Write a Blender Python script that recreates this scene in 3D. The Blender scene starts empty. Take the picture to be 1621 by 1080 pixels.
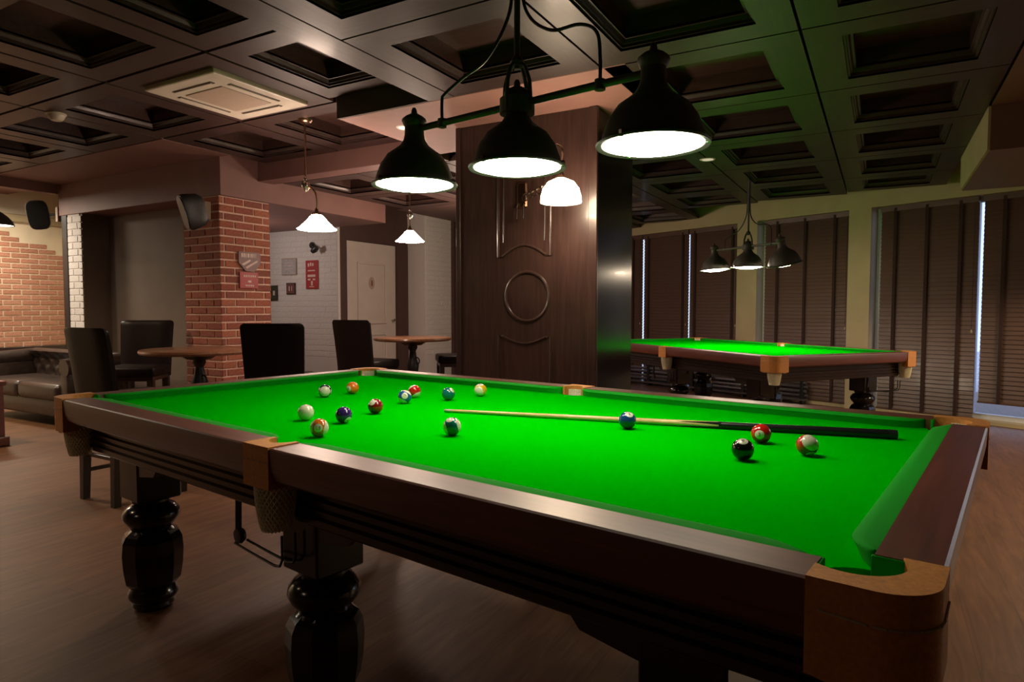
import bpy, bmesh, math, random
from mathutils import Vector, Matrix
R = math.radians
PI = math.pi
random.seed(7)
S = bpy.context.scene
COL = S.collection

# ------------------------------------------------------------------ camera, world, lights, exposure
cam_d = bpy.data.cameras.new('camera'); cam = bpy.data.objects.new('camera', cam_d); COL.objects.link(cam)
cam.location = (2.9098, -1.4751, 1.2277)
cam.rotation_euler = (R(90 - 2.86), 0, R(29.54))
cam_d.sensor_width = 36.0; cam_d.lens = 1029.2 / 1621 * 36.0
cam_d.clip_start = 0.02; cam_d.clip_end = 200
S.camera = cam
W = bpy.data.worlds.new('world'); S.world = W; W.use_nodes = True
bg = W.node_tree.nodes['Background']
bg.inputs['Color'].default_value = (0.50, 0.62, 0.95, 1); bg.inputs['Strength'].default_value = 1.7
vs = S.view_settings
vs.view_transform = 'Standard'; vs.look = 'None'; vs.exposure = 0.0; vs.gamma = 1.0
try: vs.use_curve_mapping = False
except Exception: pass
def light(name, kind, loc, energy, color, size=0.2, rot=(0, 0, 0)):
    d = bpy.data.lights.new(name, kind); d.energy = energy; d.color = color
    if kind == 'AREA': d.shape = 'DISK'; d.size = size
    else: d.shadow_soft_size = size
    o = bpy.data.objects.new(name, d); COL.objects.link(o); o.location = loc; o.rotation_euler = rot
    return o
WARM = (1.0, 0.74, 0.48)
def spot(name, loc, energy, color, cone, blend=0.6, size=0.12, tilt=(0, 0, 0)):
    o = light(name, 'SPOT', loc, energy, color, size, tilt); o.data.spot_size = R(cone); o.data.spot_blend = blend
    return o
light('fill_light_behind', 'AREA', (-0.2, -3.2, 2.45), 5, (1.0, 0.74, 0.52), 0.5)  # weak fill light added behind the camera, no fixture
spot('fill_spot_left', (-4.1, 0.6, 2.66), 150, (1.0, 0.70, 0.44), 140)  # added spot out of view, fills the floor at left
spot('fill_spot_left', (-1.9, -1.7, 2.66), 40, (1.0, 0.70, 0.46), 130)  # second added spot, fills the near left from out of view
spot('fill_spot_right', (4.9, 2.6, 1.75), 110, (1.0, 0.72, 0.40), 150, 0.4, 0.15)  # added spot out of view, brightens the floor at right
spot('fill_spot_right', (5.2, 5.0, 1.75), 150, (1.0, 0.76, 0.48), 166, 0.25, 0.15)  # added spot out of view, brightens the right blinds; no lamp stands there
light('alcove_fill', 'POINT', (-4.3, 3.9, 2.0), 22, (1.0, 0.84, 0.76), 0.1)  # added point light hidden by the brick pillar, brightens the poster wall
light('corner_fill', 'POINT', (-1.3, 5.2, 2.0), 70, (1.0, 0.72, 0.55), 0.12)  # added point light hidden by the wooden column, fills the back walls
for _x, _y, _e in ((1.294, 5.973, 20), (1.69, 5.66, 20), (2.086, 5.347, 8)):
    light('lamp_bulb', 'POINT', (_x, _y, 1.635), _e, (1.0, 0.78, 0.55), 0.03)
light('lounge_fill', 'AREA', (-6.2, 2.0, 2.55), 50, (1.0, 0.85, 0.66), 0.4)  # unseen area light added to fill the lounge
light('lounge_fill', 'AREA', (-6.2, 0.2, 2.55), 50, (1.0, 0.85, 0.66), 0.4)  # another unseen fill light added for the lounge

# ------------------------------------------------------------------ materials
def srgb(r, g, b):
    f = lambda c: ((c / 255.0 + 0.055) / 1.055) ** 2.4 if c > 10 else c / 255.0 / 12.92
    return (f(r), f(g), f(b), 1)
def new_mat(name):
    m = bpy.data.materials.new(name); m.use_nodes = True
    return m, m.node_tree.nodes, m.node_tree.links, m.node_tree.nodes['Principled BSDF']
def setp(b, **k):
    for n, v in k.items():
        n = n.replace('_', ' ')
        if n in b.inputs: b.inputs[n].default_value = v
def plain(name, col, rough=0.5, noise=0.12, scale=30.0, bump=0.0, metallic=0.0, coat=0.0, stretch=(1, 1, 1)):
    m, N, L, b = new_mat(name)
    setp(b, Roughness=rough, Metallic=metallic, Coat_Weight=coat, Coat_Roughness=0.08)
    tc = N.new('ShaderNodeTexCoord'); mp = N.new('ShaderNodeMapping'); mp.inputs['Scale'].default_value = stretch
    L.new(tc.outputs['Object'], mp.inputs['Vector'])
    nz = N.new('ShaderNodeTexNoise'); nz.inputs['Scale'].default_value = scale; nz.inputs['Detail'].default_value = 5
    L.new(mp.outputs['Vector'], nz.inputs['Vector'])
    rp = N.new('ShaderNodeValToRGB')
    c = col
    rp.color_ramp.elements[0].color = (c[0] * (1 - noise), c[1] * (1 - noise), c[2] * (1 - noise), 1); rp.color_ramp.elements[0].position = 0.3
    rp.color_ramp.elements[1].color = (min(1, c[0] * (1 + noise)), min(1, c[1] * (1 + noise)), min(1, c[2] * (1 + noise)), 1); rp.color_ramp.elements[1].position = 0.7
    L.new(nz.outputs['Fac'], rp.inputs['Fac']); L.new(rp.outputs['Color'], b.inputs['Base Color'])
    if bump:
        bp = N.new('ShaderNodeBump'); bp.inputs['Strength'].default_value = bump; bp.inputs['Distance'].default_value = 0.005
        L.new(nz.outputs['Fac'], bp.inputs['Height']); L.new(bp.outputs['Normal'], b.inputs['Normal'])
    return m
def wood(name, c0, c1, rough=0.3, coat=0.3, stretch=(2, 24, 24), scale=3.0, bump=0.03):
    m, N, L, b = new_mat(name)
    setp(b, Roughness=rough, Coat_Weight=coat, Coat_Roughness=0.12)
    tc = N.new('ShaderNodeTexCoord'); mp = N.new('ShaderNodeMapping'); mp.inputs['Scale'].default_value = stretch
    L.new(tc.outputs['Object'], mp.inputs['Vector'])
    nz = N.new('ShaderNodeTexNoise'); nz.inputs['Scale'].default_value = scale; nz.inputs['Detail'].default_value = 8; nz.inputs['Distortion'].default_value = 0.6
    L.new(mp.outputs['Vector'], nz.inputs['Vector'])
    rp = N.new('ShaderNodeValToRGB'); rp.color_ramp.elements[0].position = 0.32; rp.color_ramp.elements[1].position = 0.68
    rp.color_ramp.elements[0].color = (*c0, 1); rp.color_ramp.elements[1].color = (*c1, 1)
    L.new(nz.outputs['Fac'], rp.inputs['Fac']); L.new(rp.outputs['Color'], b.inputs['Base Color'])
    bp = N.new('ShaderNodeBump'); bp.inputs['Strength'].default_value = bump; bp.inputs['Distance'].default_value = 0.002
    L.new(nz.outputs['Fac'], bp.inputs['Height']); L.new(bp.outputs['Normal'], b.inputs['Normal'])
    return m
def emit(name, col, strength):
    m, N, L, b = new_mat(name)
    setp(b, Base_Color=(0.8, 0.8, 0.8, 1), Emission_Color=(*col, 1), Emission_Strength=strength, Roughness=0.4)
    return m
M = {}
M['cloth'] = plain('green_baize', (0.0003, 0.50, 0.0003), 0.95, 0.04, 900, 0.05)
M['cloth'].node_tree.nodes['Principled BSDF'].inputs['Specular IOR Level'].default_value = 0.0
M['cushion'] = plain('shaded_baize', (0.002, 0.34, 0.012), 0.85, 0.05, 900, 0.05)  # same baize as the bed, its dimmer bluish shading put into the colour
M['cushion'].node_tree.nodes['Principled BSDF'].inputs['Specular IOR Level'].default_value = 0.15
M['mahogany'] = wood('mahogany', (0.100, 0.018, 0.009), (0.170, 0.036, 0.018), 0.42, 0.6, (1.2, 18, 18))
_p = M['mahogany'].node_tree.nodes['Principled BSDF']; _p.inputs['Specular IOR Level'].default_value = 0.6; _p.inputs['Coat Roughness'].default_value = 0.36; _p.inputs['Coat IOR'].default_value = 1.7
M['darkwood'] = wood('dark_stained_wood', (0.014, 0.006, 0.005), (0.026, 0.011, 0.009), 0.28, 0.4, (1.5, 14, 14))
M['lacquer'] = wood('black_lacquered_wood', (0.004, 0.002, 0.003), (0.009, 0.005, 0.005), 0.18, 0.3, (14, 14, 1.5))
M['leather'] = plain('tan_leather', (0.66, 0.27, 0.062), 0.55, 0.15, 120, 0.15)
M['net'] = plain('cream_cord', (0.85, 0.80, 0.58), 0.9, 0.15, 200, 0.3)
M['stitch'] = plain('stitching', (0.55, 0.42, 0.28), 0.8, 0.1)
M['blackmetal'] = plain('black_enamel', (0.075, 0.073, 0.060), 0.5, 0.1, 40)
M['enamelwhite'] = plain('white_enamel', (0.8, 0.78, 0.7), 0.5, 0.03)
M['chrome'] = plain('polished_metal', (0.5, 0.45, 0.4), 0.22, 0.05, 40, 0, 1.0)
M['bronze'] = plain('aged_bronze', (0.20, 0.12, 0.08), 0.3, 0.2, 60, 0, 1.0)
M['disc'] = emit('pool_lamp_light', (1.0, 0.90, 0.70), 26.0)
M['disc_dim'] = emit('pool_lamp_light_far', (1.0, 0.90, 0.72), 12.0)
M['glass_lit'] = emit('lit_frosted_glass', (1.0, 0.74, 0.58), 75.0)
M['sconce_lit'] = emit('lit_opal_glass', (1.0, 0.76, 0.52), 42.0)
M['downlight'] = emit('recessed_light', (1.0, 0.72, 0.62), 0.5)
M['ceilwood'] = wood('ceiling_wood', (0.029, 0.014, 0.012), (0.051, 0.026, 0.022), 0.46, 0.05, (1.5, 14, 14))
M['ceilwood_b'] = wood('ceiling_wood_cross', (0.029, 0.014, 0.012), (0.051, 0.026, 0.022), 0.46, 0.05, (14, 1.5, 14))
M['recess'] = wood('recess_panel_wood', (0.035, 0.016, 0.013), (0.060, 0.028, 0.022), 0.4, 0.1, (1.5, 12, 12))
M['maroon'] = plain('maroon_paint', (0.17, 0.080, 0.068), 0.6, 0.06, 6)
M['soffitpaint'] = plain('maroon_paint_lit', (0.32, 0.16, 0.135), 0.6, 0.06, 6)  # paler copy of the maroon paint, its lit look put into the colour
M['cream'] = plain('cream_paint', (0.42, 0.34, 0.20), 0.8, 0.05, 4)
M['creamlight'] = plain('pale_cream_paint', (0.72, 0.62, 0.45), 0.8, 0.05, 4)
M['tan'] = plain('tan_paint', (0.125, 0.092, 0.070), 0.8, 0.08, 4)
M['darkpaint'] = plain('dark_brown_paint', (0.060, 0.030, 0.025), 0.6, 0.1, 6)
M['mortar'] = plain('mortar', (0.56, 0.38, 0.30), 0.95, 0.15, 80, 0.3)
M['mortarwhite'] = plain('white_mortar', (0.53, 0.50, 0.48), 0.95, 0.08, 80, 0.2)
M['whitebrick'] = plain('white_painted_brick', (0.56, 0.53, 0.51), 0.8, 0.08, 40, 0.35)
BR = [plain('red_brick', c, 0.9, 0.22, 60, 0.5) for c in
      ((0.27, 0.085, 0.050), (0.31, 0.105, 0.060), (0.24, 0.070, 0.045), (0.29, 0.090, 0.060), (0.20, 0.065, 0.045))]
BRL = [plain('pale_red_brick', c, 0.9, 0.2, 60, 0.4) for c in
       ((0.44, 0.21, 0.135), (0.48, 0.24, 0.16), (0.40, 0.19, 0.12), (0.45, 0.23, 0.15))]
M['blind'] = wood('blind_slat_wood', (0.085, 0.045, 0.032), (0.110, 0.060, 0.042), 0.45, 0.05, (1.5, 20, 20))
M['tape'] = plain('blind_tape', (0.030, 0.012, 0.010), 0.9, 0.1, 60)
M['white'] = plain('white_plastic', (0.50, 0.44, 0.36), 0.5, 0.04, 10)
M['grille'] = plain('grey_brown_grille', (0.34, 0.25, 0.19), 0.6, 0.05, 40)
M['slot'] = plain('dark_slot', (0.08, 0.055, 0.04), 0.7, 0.1)
M['chairleather'] = plain('dark_brown_leather', (0.012, 0.008, 0.008), 0.42, 0.2, 60, 0.15)
M['chairleather'].node_tree.nodes['Principled BSDF'].inputs['Specular IOR Level'].default_value = 0.16
M['chairleg'] = wood('dark_chair_wood', (0.012, 0.007, 0.006), (0.03, 0.016, 0.012), 0.35, 0.2, (14, 14, 2))
M['sofaleather'] = plain('brown_sofa_leather', (0.034, 0.022, 0.018), 0.36, 0.3, 25, 0.3)
M['tabletop'] = wood('brown_table_wood', (0.13, 0.055, 0.028), (0.22, 0.10, 0.05), 0.3, 0.3, (2, 16, 16))
M['iron'] = plain('black_iron', (0.012, 0.012, 0.014), 0.4, 0.1, 40)
M['speaker'] = plain('charcoal_plastic', (0.014, 0.013, 0.013), 0.5, 0.1, 60)
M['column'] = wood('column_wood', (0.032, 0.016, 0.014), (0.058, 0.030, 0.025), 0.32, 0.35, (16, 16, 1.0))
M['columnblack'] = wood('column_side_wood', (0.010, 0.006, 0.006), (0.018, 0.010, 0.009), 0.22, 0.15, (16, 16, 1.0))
M['doorwhite'] = plain('off_white_paint', (0.48, 0.42, 0.38), 0.5, 0.04, 6)
M['red'] = plain('red_print', (0.30, 0.020, 0.022), 0.5, 0.12, 30)
M['signbrown'] = plain('maroon_print', (0.13, 0.050, 0.045), 0.5, 0.12, 30)
M['signwhite'] = plain('pale_print', (0.55, 0.42, 0.38), 0.6, 0.1, 40)
M['paper'] = plain('grey_print', (0.36, 0.34, 0.34), 0.6, 0.15, 30)
M['greenprint'] = plain('dark_green_print', (0.035, 0.040, 0.022), 0.6, 0.3, 30)
M['maple'] = wood('maple', (0.62, 0.42, 0.17), (0.74, 0.53, 0.24), 0.3, 0.3, (2, 40, 40))
M['ebony'] = plain('ebony', (0.010, 0.012, 0.012), 0.25, 0.1, 40)
M['tip'] = plain('leather_tip', (0.30, 0.45, 0.25), 0.8, 0.1)
M['radiator'] = plain('grey_metal', (0.16, 0.14, 0.15), 0.3, 0.1, 40, 0, 0.6)
M['windowframe'] = plain('window_frame_white', (0.62, 0.64, 0.68), 0.5, 0.05)
M['pane'], _n, _l, _b = new_mat('window_glass'); setp(_b, Base_Color=(1, 1, 1, 1), Roughness=0.02, Transmission_Weight=1.0, IOR=1.05)
M['ground'] = plain('pale_paving', (0.5, 0.5, 0.52), 0.9, 0.2, 3)
def floor_mat():
    m, N, L, b = new_mat('wood_floor')
    setp(b, Roughness=0.52, Specular_IOR_Level=0.4)
    tc = N.new('ShaderNodeTexCoord'); mp = N.new('ShaderNodeMapping'); mp.inputs['Rotation'].default_value = (0, 0, R(90))
    L.new(tc.outputs['Object'], mp.inputs['Vector'])
    br = N.new('ShaderNodeTexBrick'); br.inputs['Scale'].default_value = 1.0
    br.inputs['Brick Width'].default_value = 1.2; br.inputs['Row Height'].default_value = 0.19
    br.inputs['Mortar Size'].default_value = 0.002; br.inputs['Mortar Smooth'].default_value = 0.6
    br.inputs['Color1'].default_value = (0.86, 0.86, 0.86, 1); br.inputs['Color2'].default_value = (1.06, 1.04, 1.0, 1); br.inputs['Mortar'].default_value = (0.62, 0.6, 0.58, 1)
    L.new(mp.outputs['Vector'], br.inputs['Vector'])
    m2 = N.new('ShaderNodeMapping'); m2.inputs['Scale'].default_value = (1.3, 11, 1); L.new(mp.outputs['Vector'], m2.inputs['Vector'])
    nz = N.new('ShaderNodeTexNoise'); nz.inputs['Scale'].default_value = 2.2; nz.inputs['Detail'].default_value = 9; nz.inputs['Distortion'].default_value = 1.2
    L.new(m2.outputs['Vector'], nz.inputs['Vector'])
    rp = N.new('ShaderNodeValToRGB'); e = rp.color_ramp.elements
    e[0].position = 0.25; e[0].color = (0.100, 0.045, 0.020, 1); e[1].position = 0.75; e[1].color = (0.200, 0.096, 0.044, 1)
    L.new(nz.outputs['Fac'], rp.inputs['Fac'])
    mx = N.new('ShaderNodeMix'); mx.data_type = 'RGBA'; mx.blend_type = 'MULTIPLY'; mx.inputs[0].default_value = 1.0
    L.new(rp.outputs['Color'], mx.inputs[6]); L.new(br.outputs['Color'], mx.inputs[7]); L.new(mx.outputs[2], b.inputs['Base Color'])
    bp = N.new('ShaderNodeBump'); bp.inputs['Strength'].default_value = 0.08; bp.inputs['Distance'].default_value = 0.002
    L.new(nz.outputs['Fac'], bp.inputs['Height']); L.new(bp.outputs['Normal'], b.inputs['Normal'])
    return m
M['floor'] = floor_mat()

# ------------------------------------------------------------------ mesh helpers
class MB:
    def __init__(s): s.b = bmesh.new()
    def _add(s, ret, mat=None, bevel=0.0, seg=1):
        vs_ = [v for v in ret if isinstance(v, bmesh.types.BMVert)]
        if bevel > 0:
            es = list({e for v in vs_ for e in v.link_edges})
            r = bmesh.ops.bevel(s.b, geom=es, offset=bevel, segments=seg, affect='EDGES', profile=0.5)
            vs_ = list({v for f in r['faces'] for v in f.verts} | {v for v in vs_ if v.is_valid})
        if mat is not None: bmesh.ops.transform(s.b, matrix=mat, verts=vs_)
        return s
    def box(s, lo, hi, bevel=0.0, seg=1, mat=None):
        lo, hi = Vector(lo), Vector(hi); c = (lo + hi) / 2; d = hi - lo
        m = Matrix.Translation(c) @ Matrix.Diagonal((d.x, d.y, d.z, 1))
        r = bmesh.ops.create_cube(s.b, size=1.0, matrix=m)
        return s._add(r['verts'], mat, bevel, seg)
    def lathe(s, prof, seg=24, mat=None, cap=True, phase=0.0):
        rings = []
        for (r, z) in prof:
            if r < 1e-6: rings.append([s.b.verts.new((0, 0, z))])
            else: rings.append([s.b.verts.new((r * math.cos(phase + 2 * PI * k / seg), r * math.sin(phase + 2 * PI * k / seg), z)) for k in range(seg)])
        for a, b in zip(rings, rings[1:]):
            for k in range(seg):
                q = [a[k % len(a)], a[(k + 1) % len(a)], b[(k + 1) % len(b)], b[k % len(b)]]
                u = []
                for v in q:
                    if v not in u: u.append(v)
                if len(u) >= 3: s.b.faces.new(u)
        if cap:
            for ring, rev in ((rings[0], True), (rings[-1], False)):
                if len(ring) > 2: s.b.faces.new(ring[::-1] if rev else ring)
        return s._add([v for r in rings for v in r], mat)
    def tube(s, pts, rad, seg=8, cap=True):
        pts = [Vector(p) for p in pts]; n = len(pts); rings = []
        up = None
        for i, p in enumerate(pts):
            t = (pts[min(i + 1, n - 1)] - pts[max(i - 1, 0)]).normalized()
            if up is None:
                up = Vector((0, 0, 1)) if abs(t.z) < 0.9 else Vector((1, 0, 0))
            a = t.cross(up).normalized(); up = a.cross(t).normalized()
            r = rad[i] if isinstance(rad, (list, tuple)) else rad
            rings.append([s.b.verts.new(p + r * (math.cos(2 * PI * k / seg) * a + math.sin(2 * PI * k / seg) * up)) for k in range(seg)])
        for A, B in zip(rings, rings[1:]):
            for k in range(seg): s.b.faces.new((A[k], A[(k + 1) % seg], B[(k + 1) % seg], B[k]))
        if cap: s.b.faces.new(rings[0][::-1]); s.b.faces.new(rings[-1])
        return s
    def prism(s, poly, z0, z1, mat=None):
        lo = [s.b.verts.new((x, y, z0)) for x, y in poly]; hi = [s.b.verts.new((x, y, z1)) for x, y in poly]
        n = len(poly); f = [s.b.faces.new(lo[::-1]), s.b.faces.new(hi)]
        for i in range(n): s.b.faces.new((lo[i], lo[(i + 1) % n], hi[(i + 1) % n], hi[i]))
        return s._add(lo + hi, mat)
    def rings(s, secs, closed=True, cap=True):
        rs = [[s.b.verts.new(p) for p in sec] for sec in secs]
        n = len(rs[0])
        for a, b in zip(rs, rs[1:]):
            for k in range(n if closed else n - 1): s.b.faces.new((a[k], a[(k + 1) % n], b[(k + 1) % n], b[k]))
        if cap and closed: s.b.faces.new(rs[0][::-1]); s.b.faces.new(rs[-1])
        return s
    def torus(s, c, Rr, r, axis='y', seg=32, ms=8):
        c = Vector(c); rs = []
        for i in range(seg):
            a = 2 * PI * i / seg; ring = []
            for k in range(ms):
                b = 2 * PI * k / ms; q = Rr + r * math.cos(b)
                x, y, z = q * math.cos(a), q * math.sin(a), r * math.sin(b)
                ring.append(s.b.verts.new(c + Vector({'z': (x, y, z), 'y': (x, z, y), 'x': (z, x, y)}[axis])))
            rs.append(ring)
        for i in range(seg):
            A, B = rs[i], rs[(i + 1) % seg]
            for k in range(ms): s.b.faces.new((A[k], A[(k + 1) % ms], B[(k + 1) % ms], B[k]))
        return s
    def mesh(s, name, mat, sharp=35, smooth=True):
        bmesh.ops.remove_doubles(s.b, verts=s.b.verts, dist=1e-6)
        bmesh.ops.recalc_face_normals(s.b, faces=s.b.faces)
        big = [f for f in s.b.faces if len(f.verts) > 4]
        if big: bmesh.ops.triangulate(s.b, faces=big)
        me = bpy.data.meshes.new(name); s.b.to_mesh(me); s.b.free()
        if mat is not None: me.materials.append(mat)
        if smooth:
            me.polygons.foreach_set('use_smooth', [True] * len(me.polygons)); me.set_sharp_from_angle(angle=R(sharp))
        return me
    def build(s, name, mat, parent=None, loc=(0, 0, 0), rz=0, **k):
        return link(name, s.mesh(name, mat, **k), parent, loc, rz)
def link(name, me, parent=None, loc=(0, 0, 0), rz=0):
    o = bpy.data.objects.new(name, me); COL.objects.link(o)
    o.location = loc; o.rotation_euler = (0, 0, rz)
    if parent is not None: o.parent = parent
    return o
def tag(o, label, cat, group=None):
    o['label'] = label; o['category'] = cat
    if group: o['group'] = group
    return o
def thing(name, label, cat, loc=(0, 0, 0), rz=0, group=None):
    o = bpy.data.objects.new(name, None); COL.objects.link(o); o.empty_display_size = 0.1
    o.location = loc; o.rotation_euler = (0, 0, rz)
    return tag(o, label, cat, group)
def struct(o): o['kind'] = 'structure'; return o
CH = {}
def kids(o):
    if not CH:
        for q in bpy.data.objects:
            if q.parent: CH.setdefault(q.parent.name, []).append(q)
    return CH.get(o.name, [])
def copy_tree(o, parent=None):
    CH.clear()
    def rec(a, p):
        c = a.copy(); COL.objects.link(c)
        if p is not None: c.parent = p
        for k in src.get(a.name, []): rec(k, c)
        return c
    kids(o); src = dict(CH); r = rec(o, parent); CH.clear()
    return r
def arc(cx, cy, r, a0, a1, n): return [(cx + r * math.cos(R(a0 + (a1 - a0) * i / n)), cy + r * math.sin(R(a0 + (a1 - a0) * i / n))) for i in range(n + 1)]

# ------------------------------------------------------------------ room shell
ZR, ZL = 2.56, 2.71
struct(MB().box((-7.3, -5.2, -0.1), (6.0, 10.2, 0.0)).build('floor', M['floor']))
ceiling = struct(MB().box((-7.3, -5.2, 2.92), (6.0, 10.2, 3.0)).build('ceiling', M['darkpaint']))
struct(MB().box((-7.3, -5.2, 0), (6.0, -5.0, 2.95)).build('wall_behind', M['tan']))
struct(MB().box((5.8, -5.0, 0), (6.0, 6.4, 2.95)).build('wall_right', M['tan']))

def rect_ring(mb, a, b, c, d, z0, z1, ia, ib, ic, id_):
    """flat ring between outer rect (a..b, c..d) at z0 and inner rect at z1"""
    o = [(a, c, z0), (b, c, z0), (b, d, z0), (a, d, z0)]; i = [(ia, ic, z1), (ib, ic, z1), (ib, id_, z1), (ia, id_, z1)]
    O = [mb.b.verts.new(p) for p in o]; I = [mb.b.verts.new(p) for p in i]
    for k in range(4): mb.b.faces.new((O[k], O[(k + 1) % 4], I[(k + 1) % 4], I[k]))
def coffer(u0, u1, v0, v1, z, w=0.165, depth=0.15):
    g = 0.013 if z > 2.6 else 0.007
    cx, cy = (u0 + u1) / 2, (v0 + v1) / 2; hx, hy = (u1 - u0) / 2 - g, (v1 - v0) / 2 - g
    # four frame strips, mitred
    for k in range(4):
        mb = MB()
        hx_, hy_ = (hx, hy) if k % 2 == 0 else (hy, hx)
        p = [(-hx_, -hy_), (hx_, -hy_), (hx_ - w, -hy_ + w), (-hx_ + w, -hy_ + w)]
        mb.prism(p, 0, 0.05)
        mb.build('coffer_strip', M['ceilwood'], ceiling, (cx, cy, z), k * PI / 2, smooth=False)
    mb = MB(); x, y = hx - w, hy - w
    steps = [(0, 0.0), (0.0, 0.012), (0.012, 0.012), (0.012, 0.026), (0.022, 0.026), (0.03, 0.045), (0.042, 0.045), (0.042, 0.06)]
    for (i0, z0), (i1, z1) in zip(steps, steps[1:]):
        rect_ring(mb, -x + i0, x - i0, -y + i0, y - i0, z0, z1, -x + i1, x - i1, -y + i1, y - i1)
    mb.build('coffer_molding', M['ceilwood'], ceiling, (cx, cy, z), smooth=False)
    mb = MB(); i = 0.042
    rect_ring(mb, -x + i, x - i, -y + i, y - i, 0.05, depth, -x + i, x - i, -y + i, y - i)
    f = [mb.b.verts.new(p) for p in ((-x + i, -y + i, depth), (x - i, -y + i, depth), (x - i, y - i, depth), (-x + i, y - i, depth))]
    mb.b.faces.new(f)
    mb.build('coffer_panel', M['recess'], ceiling, (cx, cy, z), smooth=False)
def wall_v(u): return 7.6 - 0.43 * (u - 2.23)
UR = [0.54, 1.53, 2.54, 3.5]; VR = [-1.09, -0.055, 0.98, 1.975]
for i in range(3):
    for j in range(3): coffer(UR[i], UR[i + 1], VR[j], VR[j + 1], ZR)
VF = [1.975, 3.015, 4.05, 5.08, 6.10]
for i in (1, 2):
    for j in range(4): coffer(UR[i], UR[i + 1], VF[j], VF[j + 1], ZR)
coffer(1.53, 2.54, 6.10, 7.12, ZR); coffer(2.54, 3.5, 6.10, 6.98, ZR)
for j in range(1, 4): coffer(0.54, 1.53, VF[j] + 0.17, VF[j + 1] + 0.17, ZR)
coffer(0.54, 1.53, 6.27, 7.28, ZR); coffer(-0.5, 0.54, 5.2, 6.3, ZR); coffer(-0.5, 0.54, 6.3, 7.4, ZR); coffer(-0.5, 0.54, 7.4, 8.5, ZR)
UL = [-5.66, -4.64, -3.62, -2.60, -1.565, -0.53, 0.34]; VL = [-2.05, -1.04, -0.03, 0.99, 2.03]
for i in range(6):
    for j in range(4):
        if i >= 4 and j == 0: continue
        coffer(UL[i], UL[i + 1], VL[j], VL[j + 1] if not (i == 5 and j == 3) else 1.965, ZL, 0.165 if i < 5 else 0.15)
for i in (3, 4): coffer(UL[i], UL[i + 1], 2.03, 3.14, ZL)
for j in range(2):
    for i in (3, 4, 5): coffer(UL[i], UL[i + 1] + (0.16 if i == 5 else 0), 3.35 + j * 1.0, 4.35 + j * 1.0, 2.54)
# plain timber strips and painted borders
def ceil_piece(name, lo, hi, mat): return MB().box(lo, hi).build(name, M[mat], ceiling, smooth=False)
ceil_piece('timber_strip', (0.345, -2.1, ZR), (0.535, 1.97, 2.90), 'ceilwood_b')
ceil_piece('soffit_fascia', (-0.455, 1.962, ZR + 0.002), (0.345, 1.976, 2.90), 'darkpaint')  # thin dark-painted sheet added over the front face of the soffit
ceil_piece('ceiling_border', (-7.2, 2.04, ZL), (-2.61, 2.72, 2.9), 'maroon')
ceil_piece('ceiling_border', (3.51, -2.0, ZR), (5.8, 3.85, 2.9), 'maroon')
ceil_piece('ceiling_border', (0.345, -5.0, ZR), (5.8, -1.1, 2.9), 'maroon')
ceil_piece('ceiling_border', (-5.85, -5.0, ZL), (0.34, -2.06, 2.9), 'maroon')
# column soffit, beams and bulkheads
trim = struct(MB().box((-0.45, 1.975, ZR), (1.665, 3.17, 2.91), 0.004).build('trim_1', M['soffitpaint'], smooth=False))
struct(MB().box((-5.72, 2.70, 2.34), (-2.73, 5.14, 2.91), 0.004).build('trim_2', M['maroon'], smooth=False))
struct(MB().box((-2.73, 3.145, 2.54), (-0.46, 3.345, 2.91), 0.004).build('trim_3', M['maroon'], smooth=False))
struct(MB().box((-2.73, 5.36, 2.54), (-0.5, 9.9, 2.91)).build('trim_4', M['darkpaint'], smooth=False))
struct(MB().box((-5.84, -5.0, 2.60), (-5.72, 2.70, 2.91)).build('trim_5', M['maroon'], smooth=False))
mb = MB(); mb.box((3.51, 3.86, 2.27), (5.8, 5.56, 2.91)); mb.build('trim_6', M['maroon'], smooth=False)['kind'] = 'structure'
struct(MB().box((3.495, 3.862, 2.275), (3.512, 5.56, 2.56)).build('trim_7', M['cream'], smooth=False))

# window wall: local x = s along the wall, local y = outwards
WZ = math.atan2(-0.43, 1.0); WL = (2.23, 7.6, 0)
mb = MB()
for a, b in ((-6.2, -4.15), (-1.195, -0.885), (0.345, 0.605), (3.6, 4.6)): mb.box((a, 0, 0), (b, 0.28, 2.42))
mb.box((-6.2, 0, 2.42), (4.6, 0.28, 2.95))
mb.box((-4.15, 0.05, 0), (-1.195, 0.28, 0.04)); mb.box((-0.885, 0.05, 0), (0.345, 0.28, 0.04)); mb.box((0.605, 0.05, 0), (3.6, 0.28, 0.04))
struct(mb.build('wall_windows', M['cream'], None, WL, WZ, smooth=False))
for n, (a, b, mul) in enumerate(((-4.15, -1.195, (-3.0, -2.1)), (-0.885, 0.345, ()), (0.605, 3.6, (1.62, 2.65)))):
    w = MB(); y0, y1 = 0.17, 0.23; z0, z1, f = 0.04, 2.42, 0.055
    w.box((a, y0, z0), (a + f, y1, z1)).box((b - f, y0, z0), (b, y1, z1)).box((a + f, y0, z0), (b - f, y1, z0 + f)).box((a + f, y0, z1 - f), (b - f, y1, z1))
    wo = struct(w.build('window_%d' % (n + 1), M['windowframe'], None, WL, WZ, smooth=False))
    for m_ in mul: MB().box((m_ - 0.025, y0, z0 + f), (m_ + 0.025, y1, z1 - f)).build('mullion', M['windowframe'], wo, smooth=False)
    xs = [a + f] + list(mul) + [b - f]
    for p, q in zip(xs, xs[1:]): MB().box((p + 0.025, 0.197, z0 + f), (q - 0.025, 0.203, z1 - f)).build('pane', M['pane'], wo, smooth=False)
struct(MB().box((-9, 0.3, -0.12), (9, 14, -0.02)).build('ground_outside', M['ground'], None, WL, WZ, smooth=False))

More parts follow.
